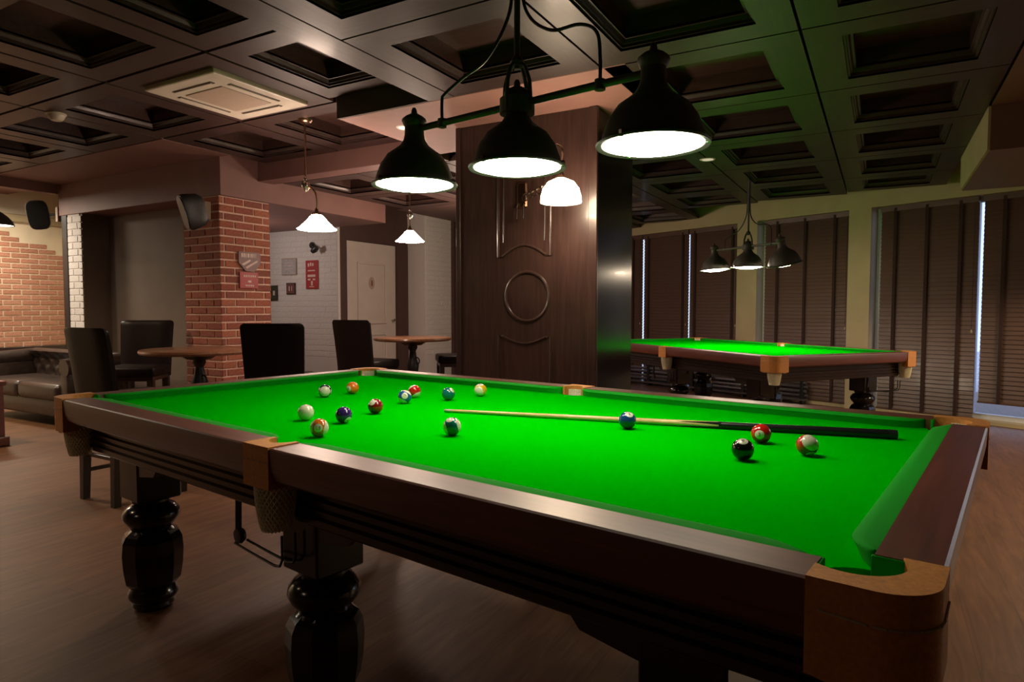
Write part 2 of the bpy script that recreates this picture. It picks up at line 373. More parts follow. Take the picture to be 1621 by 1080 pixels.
# back-left walls
def brick_wall(parent, origin, rz, length, z0, z1, course, blen, mats, region=None, gap=0.011, proud=0.012, name='brick', phase=0.0, jitter=0.004, stretch_only=True):
    """bricks as single objects on the local plane y=0 (facing -y), x along the wall"""
    cache = {}
    n = int((z1 - z0) / course + 1e-6)
    for k in range(n):
        off = (phase + (0.5 if k % 2 else 0.0)) * blen
        x = -off
        while x < length - 1e-4:
            a, b = max(0, x), min(length, x + blen)
            x += blen
            if b - a < 0.03: continue
            zc = z0 + (k + 0.5) * course
            if region and not region((a + b) / 2, zc): continue
            w = round(b - a - gap, 3); mi = random.randrange(len(mats)); key = (w, mi)
            if key not in cache:
                cache[key] = MB().box((-w / 2, -proud, -(course - gap) / 2), (w / 2, 0.004, (course - gap) / 2), 0.003).mesh(name, mats[mi], smooth=False)
            c, s_ = math.cos(rz), math.sin(rz); xm = (a + b) / 2; dy = random.uniform(-jitter, 0)
            o = bpy.data.objects.new(name, cache[key]); COL.objects.link(o)
            o.location = (origin[0] + c * xm - s_ * dy, origin[1] + s_ * xm + c * dy, zc); o.rotation_euler = (0, 0, rz)
            o.parent = parent
pil = struct(MB().box((-3.326, 2.712, 0), (-2.77, 3.31, 2.338)).build('column_brick', M['mortar'], smooth=False))
pil.name = 'trim_8'
brick_wall(pil, (-3.338, 2.712, 0), 0, 0.58, 0.0, 2.338, 0.0779, 0.235, BR, gap=0.016, proud=0.007)
brick_wall(pil, (-2.77, 2.70, 0), R(90), 0.62, 0.0, 2.338, 0.0779, 0.235, BR, phase=0.25, gap=0.016, proud=0.007)
# niche left of the pillar
wn = struct(MB().box((-5.253, 3.022, 0), (-3.33, 3.12, 2.34)).box((-5.30, 2.72, 0), (-5.253, 3.12, 2.34)).build('wall_niche', M['tan'], smooth=False))
wp = struct(MB().box((-5.558, 2.712, 0), (-5.30, 3.12, 2.34)).build('wall_pilaster', M['mortarwhite'], smooth=False))
brick_wall(wp, (-5.558, 2.712, 0), 0, 0.305, 0.45, 2.34, 0.0779, 0.22, [M['whitebrick']], jitter=0.002, proud=0.005, gap=0.009)
struct(MB().box((-5.675, 2.70, 0), (-5.56, 2.86, 2.34), 0.004).build('trim_9', M['iron'], smooth=False))
# poster wall, door wall, white corner
wa = struct(MB().box((-5.25, 5.152, 0), (-3.612, 5.25, 2.45)).box((-3.614, 5.149, 0), (-3.594, 5.192, 2.45)).build('wall_posters', M['mortarwhite'], smooth=False))
brick_wall(wa, (-4.95, 5.152, 0), 0, 1.338, 0.55, 2.34, 0.0779, 0.223, [M['whitebrick']], jitter=0.001, proud=0.003, gap=0.007)
wd = struct(MB().box((-3.70, 5.192, 2.19), (-3.60, 6.676, 2.92)).box((-3.70, 5.192, 0), (-3.598, 5.33, 2.19)).box((-3.70, 6.41, 0), (-3.595, 6.68, 2.19)).build('wall_door', M['darkpaint'], smooth=False))
door = struct(MB().box((-3.70, 5.335, 0.01), (-3.625, 6.405, 2.185), 0.003).build('door_1', M['doorwhite'], smooth=False))
# raised mouldings and plaque of the door
for (v0, v1, z0, z1) in ((5.56, 6.18, 1.0, 1.90), (5.56, 6.18, 0.2, 0.86)):
    mb = MB(); t = 0.03
    mb.box((-3.625, v0, z0), (-3.607, v0 + t, z1), 0.005).box((-3.625, v1 - t, z0), (-3.607, v1, z1), 0.005).box((-3.625, v0 + t, z0), (-3.607, v1 - t, z0 + t), 0.005).box((-3.625, v0 + t, z1 - t), (-3.607, v1 - t, z1), 0.005)
    mb.build('door_molding', M['doorwhite'], door, smooth=False)
MB().lathe([(0.0, 0), (0.058, 0), (0.062, 0.006), (0.0, 0.008)], 20, Matrix.Translation((-3.625, 5.86, 1.60)) @ Matrix.Rotation(R(90), 4, 'Y') @ Matrix.Diagonal((1.5, 1, 1, 1))).build('door_sign', M['grille'], door)
MB().box((-3.617, 5.848, 1.56), (-3.614, 5.872, 1.64)).build('door_sign_mark', M['signbrown'], door)
MB().lathe([(0.008, 0), (0.008, 0.04), (0.022, 0.045), (0.022, 0.06), (0.0, 0.065)], 14, Matrix.Translation((-3.625, 6.31, 1.05)) @ Matrix.Rotation(R(90), 4, 'Y')).build('door_handle', M['chrome'], door)
ws = struct(MB().box((-3.70, 6.678, 0), (-3.265, 7.4, 2.92)).build('wall_corner', M['mortarwhite'], smooth=False))
brick_wall(ws, (-3.595, 6.69, 0), 0, 0.33, 0.5, 2.7, 0.0779, 0.22, [M['whitebrick']], jitter=0.001, proud=0.003, gap=0.007)
brick_wall(ws, (-3.265, 6.69, 0), R(90), 0.70, 0.5, 2.7, 0.0779, 0.2333, [M['whitebrick']], jitter=0.001, proud=0.003, gap=0.007, phase=0.25)
struct(MB().box((-7.3, 5.24, 0), (-3.69, 5.40, 2.95)).box((-3.80, 5.27, 0), (-3.69, 7.5, 2.95)).box((-7.3, -5.2, 0), (-7.19, 5.4, 2.95)).build('wall_back', M['darkpaint'], smooth=False))
struct(MB().box((-3.7, 7.38, 0), (-3.2, 10.1, 2.95)).box((-3.7, 10.0, 0), (-2.6, 10.15, 2.95)).build('wall_far_left', M['darkpaint'], smooth=False))
# lounge beyond the opening
wl = struct(MB().box((-7.2, -5.0, 0), (-7.012, 3.9, 2.92)).build('wall_lounge', M['creamlight'], smooth=False))
def in_arch(x, z): v = 0.9 + x; return (v - 2.3) ** 2 + (z - 0.517) ** 2 < 1.74 ** 2 and v < 3.42
brick_wall(wl, (-7.012, 0.9, 0), R(90), 2.6, 0.72, 2.3, 0.0690, 0.215, BRL, region=in_arch, proud=0.007, gap=0.014)
struct(MB().box((-7.0, 3.5, 0), (-5.56, 3.6, 2.92)).build('wall_lounge_end', M['creamlight'], smooth=False))
struct(MB().box((-7.01, 0.5, 0.64), (-6.96, 3.5, 0.72), 0.005).build('baseboard_lounge', M['darkwood'], smooth=False))
struct(MB().box((-7.01, -2.0, 2.36), (-6.93, 3.5, 2.46), 0.01).build('trim_10', M['cream'], smooth=False))

# wood-panelled column
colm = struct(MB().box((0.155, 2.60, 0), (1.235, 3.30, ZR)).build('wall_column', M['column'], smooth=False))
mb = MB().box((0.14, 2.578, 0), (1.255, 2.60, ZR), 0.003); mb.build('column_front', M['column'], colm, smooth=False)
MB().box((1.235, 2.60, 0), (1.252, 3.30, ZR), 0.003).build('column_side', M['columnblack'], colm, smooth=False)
MB().box((1.2, 2.57, 0), (1.262, 2.60, ZR), 0.004).build('corner_strip', M['column'], colm, smooth=False)
MB().box((0.135, 2.57, 0), (0.175, 2.60, ZR), 0.004).build('corner_strip', M['column'], colm, smooth=False)
y = 2.576
MB().torus((0.735, y, 1.312), 0.172, 0.011, 'y', 48, 8).build('round_molding', M['column'], colm)
def molding(pts, r=0.009):
    mb = MB(); mb.tube(pts, r, 8); return mb.build('panel_molding', M['column'], colm)
cx = 0.71
up = [(0.50, y, 2.30), (0.50, y, 1.60)] + [(0.50 + 0.04 * t, y, 1.60 + 0.0 * t) for t in (0.5, 1)]
arch = [(cx + x, y, 1.60 + 0.075 * math.cos(x / 0.175 * PI / 2)) for x in [i * 0.02 - 0.16 for i in range(17)]]
molding([(0.50, y, 2.3), (0.50, y, 1.95), (0.50, y, 1.595), (0.535, y, 1.60)] + arch + [(0.885, y, 1.60), (0.92, y, 1.595), (0.92, y, 1.95), (0.92, y, 2.3)])
molding([(0.545, y, 2.3), (0.545, y, 1.7)], 0.006); molding([(0.875, y, 2.3), (0.875, y, 1.7)], 0.006)
arch2 = [(cx + x, y, 1.03 - 0.05 * math.cos(x / 0.175 * PI / 2)) for x in [i * 0.02 - 0.16 for i in range(17)]]
molding([(0.50, y, 0.3), (0.50, y, 0.7), (0.50, y, 1.035), (0.535, y, 1.03)] + arch2 + [(0.885, y, 1.03), (0.92, y, 1.035), (0.92, y, 0.7), (0.92, y, 0.3)], 0.008)

# ------------------------------------------------------------------ pool table
TL, TW, D = 2.9341, 1.52, 0.0922
ZT, ZB = 0.86, 0.829
TZ = -R(8.5)
def tw(x, y, z=0.0):
    c, s = math.cos(TZ), math.sin(TZ); return Vector((c * x - s * y, s * x + c * y, z))
table = thing('pool_table', 'large pool table nearest the camera, green cloth, with fifteen balls and a cue on it', 'pool table', (0, 0, 0), TZ, 'pool tables')
MIDN, MIDF = 1.490, 1.462
A_ = 0.060; MW = 0.062
HC, HR = -0.02, 0.07     # pocket hole centre offset and radius (corner frame)
# bed with pocket cut-outs
def bed_poly():
    p = []
    def corner(px, py, sx, sy):
        pts = []
        for i in range(9):
            a = R(-180 + 0 + 0)  # placeholder
        return pts
    r = 0.075; c0 = -0.012
    k = math.sqrt(r * r - c0 * c0)
    e = 0.03
    # walk the outline counter-clockwise; concave arcs around each pocket centre
    def carc(cx, cy, rr, a0, a1, n=8): return arc(cx, cy, rr, a0, a1, n)
    p += carc(0.012 - 0.012, 0.0, r, 90, 0)          # near-left corner
    p += carc(MIDN, -0.035, r, 180 - 28, 28, 6)
    p += carc(TL, 0, r, 180, 90)
    p += carc(TL, TW, r, 270, 180)
    p += carc(MIDF, TW + 0.035, r, -28, -152, 6)
    p += carc(0, TW, r, 360, 270)
    return p
MB().prism(bed_poly(), ZB - 0.045, ZB).build('bed_cloth', M['cloth'], table, smooth=False)
# cushions
def cushion(length, e0, e1):
    """along +x from 0..length, back at y=0, nose towards +y"""
    xs = []
    n = 10
    for i in range(n + 1): xs.append(0.085 * (i / n) ** 1.0)
    xs = xs + [length - q for q in reversed(xs)]
    secs = []
    for x in xs:
        d = min(x / 0.085, (length - x) / 0.085, 1.0)
        f = math.sin(d * PI / 2) ** 0.8 if d < 1 else 1.0
        f = 0.12 + 0.88 * f; nz = 0.049 * f
        secs.append([(x, 0.0, ZT - 0.002), (x, nz * 0.55, ZT + 0.0005), (x, nz * 0.90, ZT - 0.003), (x, nz, ZT - 0.0075), (x, nz * 0.93, ZT - 0.0125), (x, nz * 0.74, ZB + 0.0005), (x, 0.0, ZB + 0.0005)])
    return MB().rings(secs)
CE = 0.082; CM = 0.056
for (x0, y0, rz, ln) in ((CE, 0, 0, MIDN - CM - CE), (MIDN + CM, 0, 0, TL - CE - MIDN - CM), (TL, CE, R(90), TW - 2 * CE),
                         (TL - CE, TW, R(180), TL - CE - MIDF - CM), (MIDF - CM, TW, R(180), MIDF - CM - CE), (0, TW - CE, R(-90), TW - 2 * CE)):
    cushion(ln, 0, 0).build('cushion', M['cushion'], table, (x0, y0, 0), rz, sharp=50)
# wooden rails; profile in (outward, z)
RP = [(0.0, ZT), (D - 0.006, ZT), (D - 0.001, ZT - 0.003), (D, ZT - 0.008), (D - 0.003, ZT - 0.06), (D - 0.010, ZT - 0.086), (D - 0.022, ZT - 0.096), (0.0, ZT - 0.096)]
def rail(x0, y0, rz, ln, mat):
    secs = [[(x, -o, z) for (o, z) in RP] for x in (0, ln)]
    MB().rings(secs).build('rail', M[mat], table, (x0, y0, 0), rz, sharp=24)
rail(A_, 0, 0, MIDN - MW - A_, 'mahogany'); rail(MIDN + MW, 0, 0, TL - A_ - MIDN - MW, 'mahogany')
rail(TL, A_, R(90), TW - 2 * A_, 'mahogany'); rail(TL - A_, TW, R(180), TL - A_ - MIDF - MW, 'mahogany')
rail(MIDF - MW, TW, R(180), MIDF - MW - A_, 'mahogany'); rail(0, TW - A_, R(-90), TW - 2 * A_, 'mahogany')
# corner pocket leathers (local frame: +x and +y outwards, corner of the cloth at 0,0)
def corner_leather():
    r = 0.075; p = [(-A_, D + 0.002)] + [(D + 0.002 - r + r * math.cos(R(a)), D + 0.002 - r + r * math.sin(R(a))) for a in range(90, -1, -10)] + [(D + 0.002, -A_)]
    h = math.sqrt(HR ** 2 - (A_ + HC) ** 2) + HC
    a1 = math.degrees(math.atan2(-A_ - HC, h - HC)); a2 = math.degrees(math.atan2(h - HC, -A_ - HC))
    n = 16
    p += [(HC + HR * math.cos(R(a1 + (a2 - a1) * i / n)), HC + HR * math.sin(R(a1 + (a2 - a1) * i / n))) for i in range(n + 1)]
    top = [(x, y) for x, y in p]
    mb = MB(); mb.prism(p, ZT - 0.134, ZT + 0.0035)
    for e in list(mb.b.edges):
        pass
    return mb, p
def pocket_net(rt=0.055, depth=0.135):
    mb = MB(); seg, lev = 26, 13
    def P(i, k):
        t = k / lev; r = rt * (1 - 0.30 * t ** 2); a = 2 * PI * (i + (0.5 if k % 2 else 0)) / seg
        return (r * math.cos(a), r * math.sin(a), -depth * t)
    for k in range(lev):
        for i in range(seg):
            j = i + (1 if k % 2 else -1)
            mb.tube([P(i, k), P(i, k + 1)], 0.0026, 4, False); mb.tube([P(i, k), P(j, k + 1)], 0.0026, 4, False)
    mb.lathe([(rt * 0.96 * (1 - 0.30 * (k / 6) ** 2), -depth * k / 6) for k in range(7)] + [(0.0, -depth)], 16)
    return mb.mesh('pocket_net', M['net'], sharp=60)
NET = pocket_net()
lm = None
for (cx_, cy_, rz) in ((0, 0, R(180)), (TL, 0, R(-90)), (TL, TW, 0), (0, TW, R(90))):
    if lm is None: lm = corner_leather()[0].mesh('pocket_leather', M['leather'], sharp=40)
    lo = link('pocket_leather', lm, table, (cx_, cy_, 0), rz)
    # stitched seam following the outside
    r = 0.075; E_ = D + 0.0035
    path = [(-A_ + 0.012, E_, ZT - 0.040)] + [(E_ - r + r * math.cos(R(a)), E_ - r + r * math.sin(R(a)), ZT - 0.044) for a in range(90, -1, -15)] + [(E_, -A_ + 0.012, ZT - 0.040)]
    sm = MB()
    for i, (p, q) in enumerate(zip(path, path[1:])):
        p, q = Vector(p), Vector(q); sm.tube([p.lerp(q, 0.06), p.lerp(q, 0.94)], 0.0017, 5)
    sm.build('stitching', M['stitch'], lo)
    fr = MB()
    edge = [(-A_ + 0.006, E_ - 0.004)] + [(E_ - 0.004 - r + r * math.cos(R(a)), E_ - 0.004 - r + r * math.sin(R(a))) for a in range(90, -1, -6)] + [(E_ - 0.004, -A_ + 0.006)]
    z0_, z1_ = ZT - 0.141, ZT - 0.133
    fin = []
    for (p, q) in zip(edge, edge[1:]):
        for t in (0.0, 0.5): fin.append((p[0] + (q[0] - p[0]) * t, p[1] + (q[1] - p[1]) * t))
    fin.append(edge[-1])
    top = [fr.b.verts.new((x, y_, z1_)) for x, y_ in fin]; bot = [fr.b.verts.new((x, y_, z0_ if k % 2 else z1_ - 0.002)) for k, (x, y_) in enumerate(fin)]
    for k in range(len(fin) - 1): fr.b.faces.new((top[k], top[k + 1], bot[k + 1], bot[k]))
    fr.build('scalloped_edge', M['leather'], lo, smooth=False)
    no = link('pocket_net', NET, table, (cx_ + (0.012 if cx_ == 0 else -0.012) * -1, cy_ + (0.012 if cy_ == 0 else -0.012) * -1, ZT - 0.112), 0)
# middle pockets
mm = None
for (cx_, cy_, rz) in ((MIDN, 0, 0), (MIDF, TW, R(180))):
    if mm is None:
        h = 0.045; p = [(-MW, -D - 0.002), (MW, -D - 0.002), (MW, 0.0), (h, 0.0)] + [(h * math.cos(R(a)), -0.048 * math.sin(R(a))) for a in range(15, 180, 15)] + [(-h, 0.0), (-MW, 0.0)]
        mm = MB().prism(p, ZT - 0.112, ZT + 0.003).mesh('middle_pocket_leather', M['leather'], sharp=40)
    lo = link('middle_pocket_leather', mm, table, (cx_, cy_, 0), rz)
    sm = MB()
    for i in range(4): sm.tube([(-MW + 0.006 + i * 0.029, -D - 0.0035, ZT - 0.04), (-MW + 0.029 + i * 0.029, -D - 0.0035, ZT - 0.04)], 0.0014, 5)
    sm.build('stitching', M['stitch'], lo)
    link('pocket_net', NET, table, (cx_, cy_ - 0.035 if cy_ == 0 else cy_ + 0.035, ZT - 0.105), 0)
# cord lining seen inside the pockets
def lining(x, y_, rz, r, a0, a1):
    mb = MB(); n = 10
    for k in range(n):
        p0, p1 = [(r * math.cos(R(a0 + (a1 - a0) * (k + t) / n)), r * math.sin(R(a0 + (a1 - a0) * (k + t) / n))) for t in (0.08, 0.92)]
        a, b = mb.b.verts.new((*p0, ZT - 0.012)), mb.b.verts.new((*p1, ZT - 0.012)); c, d = mb.b.verts.new((*p1, ZT - 0.05)), mb.b.verts.new((*p0, ZT - 0.05))
        mb.b.faces.new((a, b, c, d))
    bot = [(r * math.cos(R(a0 + (a1 - a0) * k / n)), r * math.sin(R(a0 + (a1 - a0) * k / n))) for k in range(n + 1)]
    for (p, q) in zip(bot, bot[1:]):
        v = [mb.b.verts.new((*p, ZT - 0.03)), mb.b.verts.new((*q, ZT - 0.03)), mb.b.verts.new((*q, ZT - 0.055)), mb.b.verts.new((*p, ZT - 0.055))]; mb.b.faces.new(v)
    o = mb.build('pocket_lining', M['net'], table, (x, y_, 0), rz); o['kind'] = 'stuff'
for (cx_, cy_, rz) in ((0, 0, R(180)), (TL, 0, R(-90)), (TL, TW, 0), (0, TW, R(90))):
    v_ = Vector((HC, HC, 0)); v_.rotate(Matrix.Rotation(rz, 3, 'Z')); lining(cx_ + v_.x, cy_ + v_.y, rz, HR - 0.003, 8, 82)
lining(MIDN, 0, R(180), 0.044, 30, 150); lining(MIDF, TW, 0, 0.044, 30, 150)
# cloth facings where the rails end at the corner pockets
for (x0, y0, rz) in ((A_, 0, 0), (TL - A_, 0, 0), (TL, A_, R(90)), (TL, TW - A_, R(90)), (TL - A_, TW, R(180)), (A_, TW, R(180)), (0, TW - A_, R(-90)), (0, A_, R(-90))):
    MB().box((-0.004, -0.040, ZB - 0.05), (0.004, 0.004, ZT - 0.0015), 0.001).build('pocket_facing', M['cushion'], table, (x0, y0, 0), rz, smooth=False)
# frame under the rails: aprons with three ridges, brackets beside the legs
ZA0, ZA1 = 0.625, ZT - 0.096
def apron(x0, y0, rz, ln):
    o = 0.0
    pr_ = [(0.0, ZA1), (0.035, ZA1), (0.035, ZA1 - 0.012), (0.010, ZA1 - 0.022)]
    z = ZA0 + 0.088
    for k in range(3):
        pr_ += [(0.010, z), (0.020, z - 0.006), (0.020, z - 0.013), (0.010, z - 0.018)]; z -= 0.026
    pr_ += [(0.010, ZA0 + 0.006), (0.004, ZA0), (-0.02, ZA0), (-0.02, ZA1)]
    MB().rings([[(x, -q, zz) for q, zz in pr_] for x in (0, ln)]).build('apron', M['darkwood'], table, (x0, y0, 0), rz, sharp=25)
IN = 0.03
apron(IN, IN, 0, TL - 2 * IN); apron(TL - IN, IN, R(90), TW - 2 * IN); apron(TL - IN, TW - IN, R(180), TL - 2 * IN); apron(IN, TW - IN, R(-90), TW - 2 * IN)
MB().box((IN + 0.02, IN + 0.02, ZB - 0.10), (TL - IN - 0.02, TW - IN - 0.02, ZB - 0.046)).build('slate_frame', M['darkwood'], table, smooth=False)
LX = (0.30, 1.467, 2.634); LY = 0.135
for lx in LX:
    MB().box((lx - 0.05, 0.1, 0.60), (lx + 0.05, TW - 0.1, 0.70), 0.004).build('cross_beam', M['darkwood'], table, smooth=False)
    for ly in (LY, TW - LY):
        sy = -1 if ly < TW / 2 else 1
        for sx in (-1, 1):
            if (lx < 0.5 and sx < 0) or (lx > 2.5 and sx > 0): continue
            pts = [(sx * 0.08, 0.635), (sx * 0.26, 0.635), (sx * 0.215, 0.585), (sx * 0.08, 0.565)]
            mb = MB(); lo = [mb.b.verts.new((lx + a, ly + sy * 0.058, z)) for a, z in pts]; hi = [mb.b.verts.new((lx + a, ly + sy * 0.08, z)) for a, z in pts]
            mb.b.faces.new(lo); mb.b.faces.new(hi[::-1])
            for i in range(4): mb.b.faces.new((lo[i], lo[(i + 1) % 4], hi[(i + 1) % 4], hi[i]))
            mb.build('leg_bracket', M['darkwood'], table, smooth=False)
# turned leg: square block, bulb, eight-sided barrel, foot
leg_block = MB().box((-0.085, -0.085, 0.455), (0.085, 0.085, 0.705), 0.006).mesh('leg', M['lacquer'], smooth=False)
turn = MB().lathe([(0.066, 0.458), (0.073, 0.451), (0.073, 0.442), (0.064, 0.436), (0.088, 0.422), (0.104, 0.402), (0.108, 0.382), (0.098, 0.360), (0.080, 0.339), (0.076, 0.329), (0.086, 0.320)], 32).mesh('turned_bulb', M['lacquer'], sharp=40)
bar = MB().lathe([(0.080, 0.326), (0.101, 0.310), (0.113, 0.285), (0.117, 0.235), (0.113, 0.170), (0.104, 0.115), (0.086, 0.092)], 10, phase=PI / 10).mesh('faceted_barrel', M['lacquer'], smooth=False)
foot = MB().lathe([(0.076, 0.099), (0.082, 0.088), (0.094, 0.066), (0.095, 0.052), (0.084, 0.036), (0.076, 0.028), (0.079, 0.014), (0.071, 0.0)], 32).mesh('turned_foot', M['lacquer'], sharp=40)
for lx in LX:
    for ly in (LY, TW - LY):
        lg = link('leg', leg_block, table, (lx, ly, 0))
        link('turned_bulb', turn, lg); link('faceted_barrel', bar, lg); link('turned_foot', foot, lg)
# ball runners hanging below the pockets (two wires and a leather strap)
def runner(x0, y0, dirx, diry, ln=0.33, z=0.485):
    d = Vector((dirx, diry, 0)).normalized(); n = Vector((-d.y, d.x, 0)); o = Vector((x0, y0, 0))
    mb = MB()
    for s in (-1, 1):
        b = o + n * 0.020 * s
        mb.tube([b + Vector((0, 0, z + 0.10)), b + Vector((0, 0, z + 0.03)), b + d * 0.015 + Vector((0, 0, z + 0.008)), b + d * 0.05 + Vector((0, 0, z)), b + d * ln * 0.6 + Vector((0, 0, z - 0.004)), b + d * ln + Vector((0, 0, z - 0.006))], 0.004, 6)
    ro = mb.build('ball_runner', M['iron'], table)
    e = o + d * (ln + 0.01)
    MB().tube([e + Vector((0, 0, 0.70)), e + d * 0.008 + Vector((0, 0, z + 0.05)), e + d * 0.012 + Vector((0, 0, z - 0.015))], 0.011, 6).build('strap', M['iron'], ro)
    MB().lathe([(0.0, -0.012), (0.022, -0.010), (0.027, 0), (0.022, 0.010), (0.0, 0.012)], 16, Matrix.Translation(e + Vector((0, 0, z + 0.012))) @ Matrix.Rotation(R(90), 4, 'X')).build('stopper', M['chairleg'], ro)
runner(MIDN - 0.02, 0.015, -1, 0.12)
runner(MIDF, TW - 0.015, 1, -0.12)
runner(TL - 0.02, 0.02, -1, 0.25, 0.26)
runner(0.02, TW - 0.02, 1, -0.25, 0.26); runner(TL - 0.02, TW - 0.02, -0.5, -1, 0.26)
# second table: copy with its parts
t2 = copy_tree(table)
a2 = -R(38.3); c2 = Vector((1.475, 5.773, 0)); ctr = Vector((TL / 2, TW / 2, 0)); ctr.rotate(Matrix.Rotation(a2, 3, 'Z'))
t2.location = c2 - ctr; t2.rotation_euler = (0, 0, a2); t2.scale = (1, 1, 0.972)
tag(t2, 'second green pool table with empty cloth, farther back before the window blinds', 'pool table', 'pool tables')

# ------------------------------------------------------------------ balls and cue
BRD = 0.0286
def ball_mat(name, col, kind):
    m, N, L, b = new_mat(name); setp(b, Roughness=0.10, Coat_Weight=0.5, Coat_Roughness=0.03)
    if kind == 'cue': b.inputs['Base Color'].default_value = (0.74, 0.72, 0.52, 1); return m
    tc = N.new('ShaderNodeTexCoord'); sp = N.new('ShaderNodeSeparateXYZ'); L.new(tc.outputs['Object'], sp.inputs[0])
    def gt(sock, thr, ab=True):
        s = sock
        if ab:
            a = N.new('ShaderNodeMath'); a.operation = 'ABSOLUTE'; L.new(s, a.inputs[0]); s = a.outputs[0]
        g = N.new('ShaderNodeMath'); g.operation = 'GREATER_THAN'; g.inputs[1].default_value = thr; L.new(s, g.inputs[0]); return g.outputs[0]
    f = gt(sp.outputs['Z'], BRD * 0.885)
    if kind == 'stripe':
        mx = N.new('ShaderNodeMath'); mx.operation = 'MAXIMUM'; L.new(f, mx.inputs[0]); L.new(gt(sp.outputs['X'], BRD * 0.58), mx.inputs[1]); f = mx.outputs[0]
    mix = N.new('ShaderNodeMix'); mix.data_type = 'RGBA'; L.new(f, mix.inputs[0])
    mix.inputs[6].default_value = (*col, 1); mix.inputs[7].default_value = (0.76, 0.72, 0.56, 1); L.new(mix.outputs[2], b.inputs['Base Color'])
    return m
def text_mesh(txt, size, mat, name='ball_number', wrap=None, depth=0.0004):
    cu = bpy.data.curves.new('txt', 'FONT'); cu.body = txt; cu.size = size; cu.align_x = 'CENTER'; cu.align_y = 'CENTER'; cu.resolution_u = 3
    o = bpy.data.objects.new('txt', cu); COL.objects.link(o)
    dg = bpy.context.evaluated_depsgraph_get(); me = bpy.data.meshes.new_from_object(o.evaluated_get(dg))
    bpy.data.objects.remove(o); bpy.data.curves.remove(cu)
    if wrap:
        for v in me.vertices:
            d = Vector((v.co.x, v.co.y, wrap)).normalized() * (wrap * 1.006); v.co = d
    me.name = name; me.materials.clear(); me.materials.append(mat)
    return me
def sphere_mesh(mat):
    mb = MB(); bmesh.ops.create_icosphere(mb.b, subdivisions=4, radius=BRD); return mb.mesh('pool_ball', mat, sharp=180)
CAMV = Vector(cam.location)
def ball(x, y, num, col, kind, label, face, roll=0.0):
    """face = (right, up) tilt in degrees of the number disc away from the line to the viewer's side of the table"""
    p = tw(x, y, ZB + BRD)
    o = link('pool_ball', sphere_mesh(ball_mat('ball_%s' % kind, col, kind)))
    o.location = p; tag(o, label, 'ball', 'pool balls on the near table')
    fw = Vector((0.49, -0.87, 0.2)); fw.z = 0.12; fw.normalize()
    rt = Vector((0, 0, 1)).cross(fw).normalized(); upv = fw.cross(rt)
    d = (fw + rt * math.tan(R(face[0])) + upv * math.tan(R(face[1]))).normalized() if abs(face[0]) < 85 and abs(face[1]) < 85 else Vector((0, 0, 1))
    q = d.to_track_quat('Z', 'Y') @ Matrix.Rotation(R(roll), 3, 'Z').to_quaternion()
    o.rotation_euler = q.to_euler()
    if num:
        link('ball_number', text_mesh(num, 0.0155, M['ebony'], wrap=BRD), o)
    return o
YEL, BLU, RED, PUR, ORA, GRN, MAR, BLK = (0.75, 0.42, 0.02), (0.010, 0.055, 0.20), (0.55, 0.015, 0.008), (0.045, 0.018, 0.15), (0.72, 0.17, 0.012), (0.004, 0.12, 0.095), (0.25, 0.010, 0.008), (0.008, 0.009, 0.008)
ball(0.643, 0.742, '14', (0.01, 0.03, 0.07), 'stripe', 'striped ball with white pole facing and dark band behind, farthest left of all balls', (-75, 20), 0)
ball(0.65, 0.89, '5', ORA, 'solid', 'solid orange ball near the far left corner pocket', (-28, -10), 10)
ball(1.10, 0.33, '', (1, 1, 1), 'cue', 'plain cream cue ball without any number', (0, 0))
ball(1.39, 0.18, '13', ORA, 'stripe', 'orange striped ball numbered 13, just in front of the cue ball', (10, 2), -10)
ball(1.25, 0.38, '4', PUR, 'solid', 'solid dark purple ball right of the cue ball', (60, -60))
ball(1.18, 0.58, '7', MAR, 'solid', 'solid maroon ball with white number disc turned up, in mid cloth', (-22, 38), 0)
ball(1.07, 0.83, '10', (0.015, 0.10, 0.30), 'stripe', 'blue striped ball beside the red and white striped ball', (10, 10), 60)
ball(0.97, 0.98, '11', RED, 'stripe', 'bright red striped ball just behind the blue striped ball', (-60, -40), 120)
ball(1.15, 1.01, '6', (0.004, 0.15, 0.14), 'solid', 'solid teal green ball nearest the far cushion, left of the yellow ball', (60, 60), 0)
ball(1.17, 1.20, '9', YEL, 'stripe', 'pale ball with a yellow stripe, close to the far cushion', (-10, 65), 80)
ball(1.70, 0.45, '14', (0.004, 0.13, 0.11), 'stripe', 'dark green striped ball in the middle of the cloth before the cue tip', (-25, 62), 40)
ball(2.08, 0.89, '2', BLU, 'solid', 'solid blue ball standing before the cue shaft', (12, 52), 0)
ball(2.50, 0.93, '3', RED, 'solid', 'solid red ball with its white number disc facing, before the dark cue butt', (-30, -4), 0)
ball(2.53, 0.68, '8', BLK, 'solid', 'solid black ball, nearest to the camera', (-16, 60), 0)
ball(2.65, 0.84, '15', (0.50, 0.035, 0.012), 'stripe', 'red striped ball with white cap on top, farthest right of all balls', (10, -62), 90)
cue = thing('cue_stick', 'wooden pool cue with pale shaft and black butt lying on the near table', 'cue')
pa, pb = tw(1.36, 0.77, ZB + 0.0065), tw(2.81, 1.24, ZB + 0.0150)
def cp(t): return pa.lerp(pb, t)
def cr(t): return 0.0060 + 0.0085 * t
def cuepart(name, t0, t1, mat, n=6):
    ts = [t0 + (t1 - t0) * i / n for i in range(n + 1)]
    return MB().tube([cp(t) for t in ts], [cr(t) for t in ts], 14).build(name, M[mat], cue)
cuepart('tip', 0.0, 0.006, 'tip', 1); cuepart('ferrule', 0.006, 0.022, 'white', 1); cuepart('shaft', 0.022, 0.66, 'maple')
cuepart('butt', 0.66, 0.985, 'ebony'); cuepart('bumper', 0.985, 1.0, 'iron', 1)
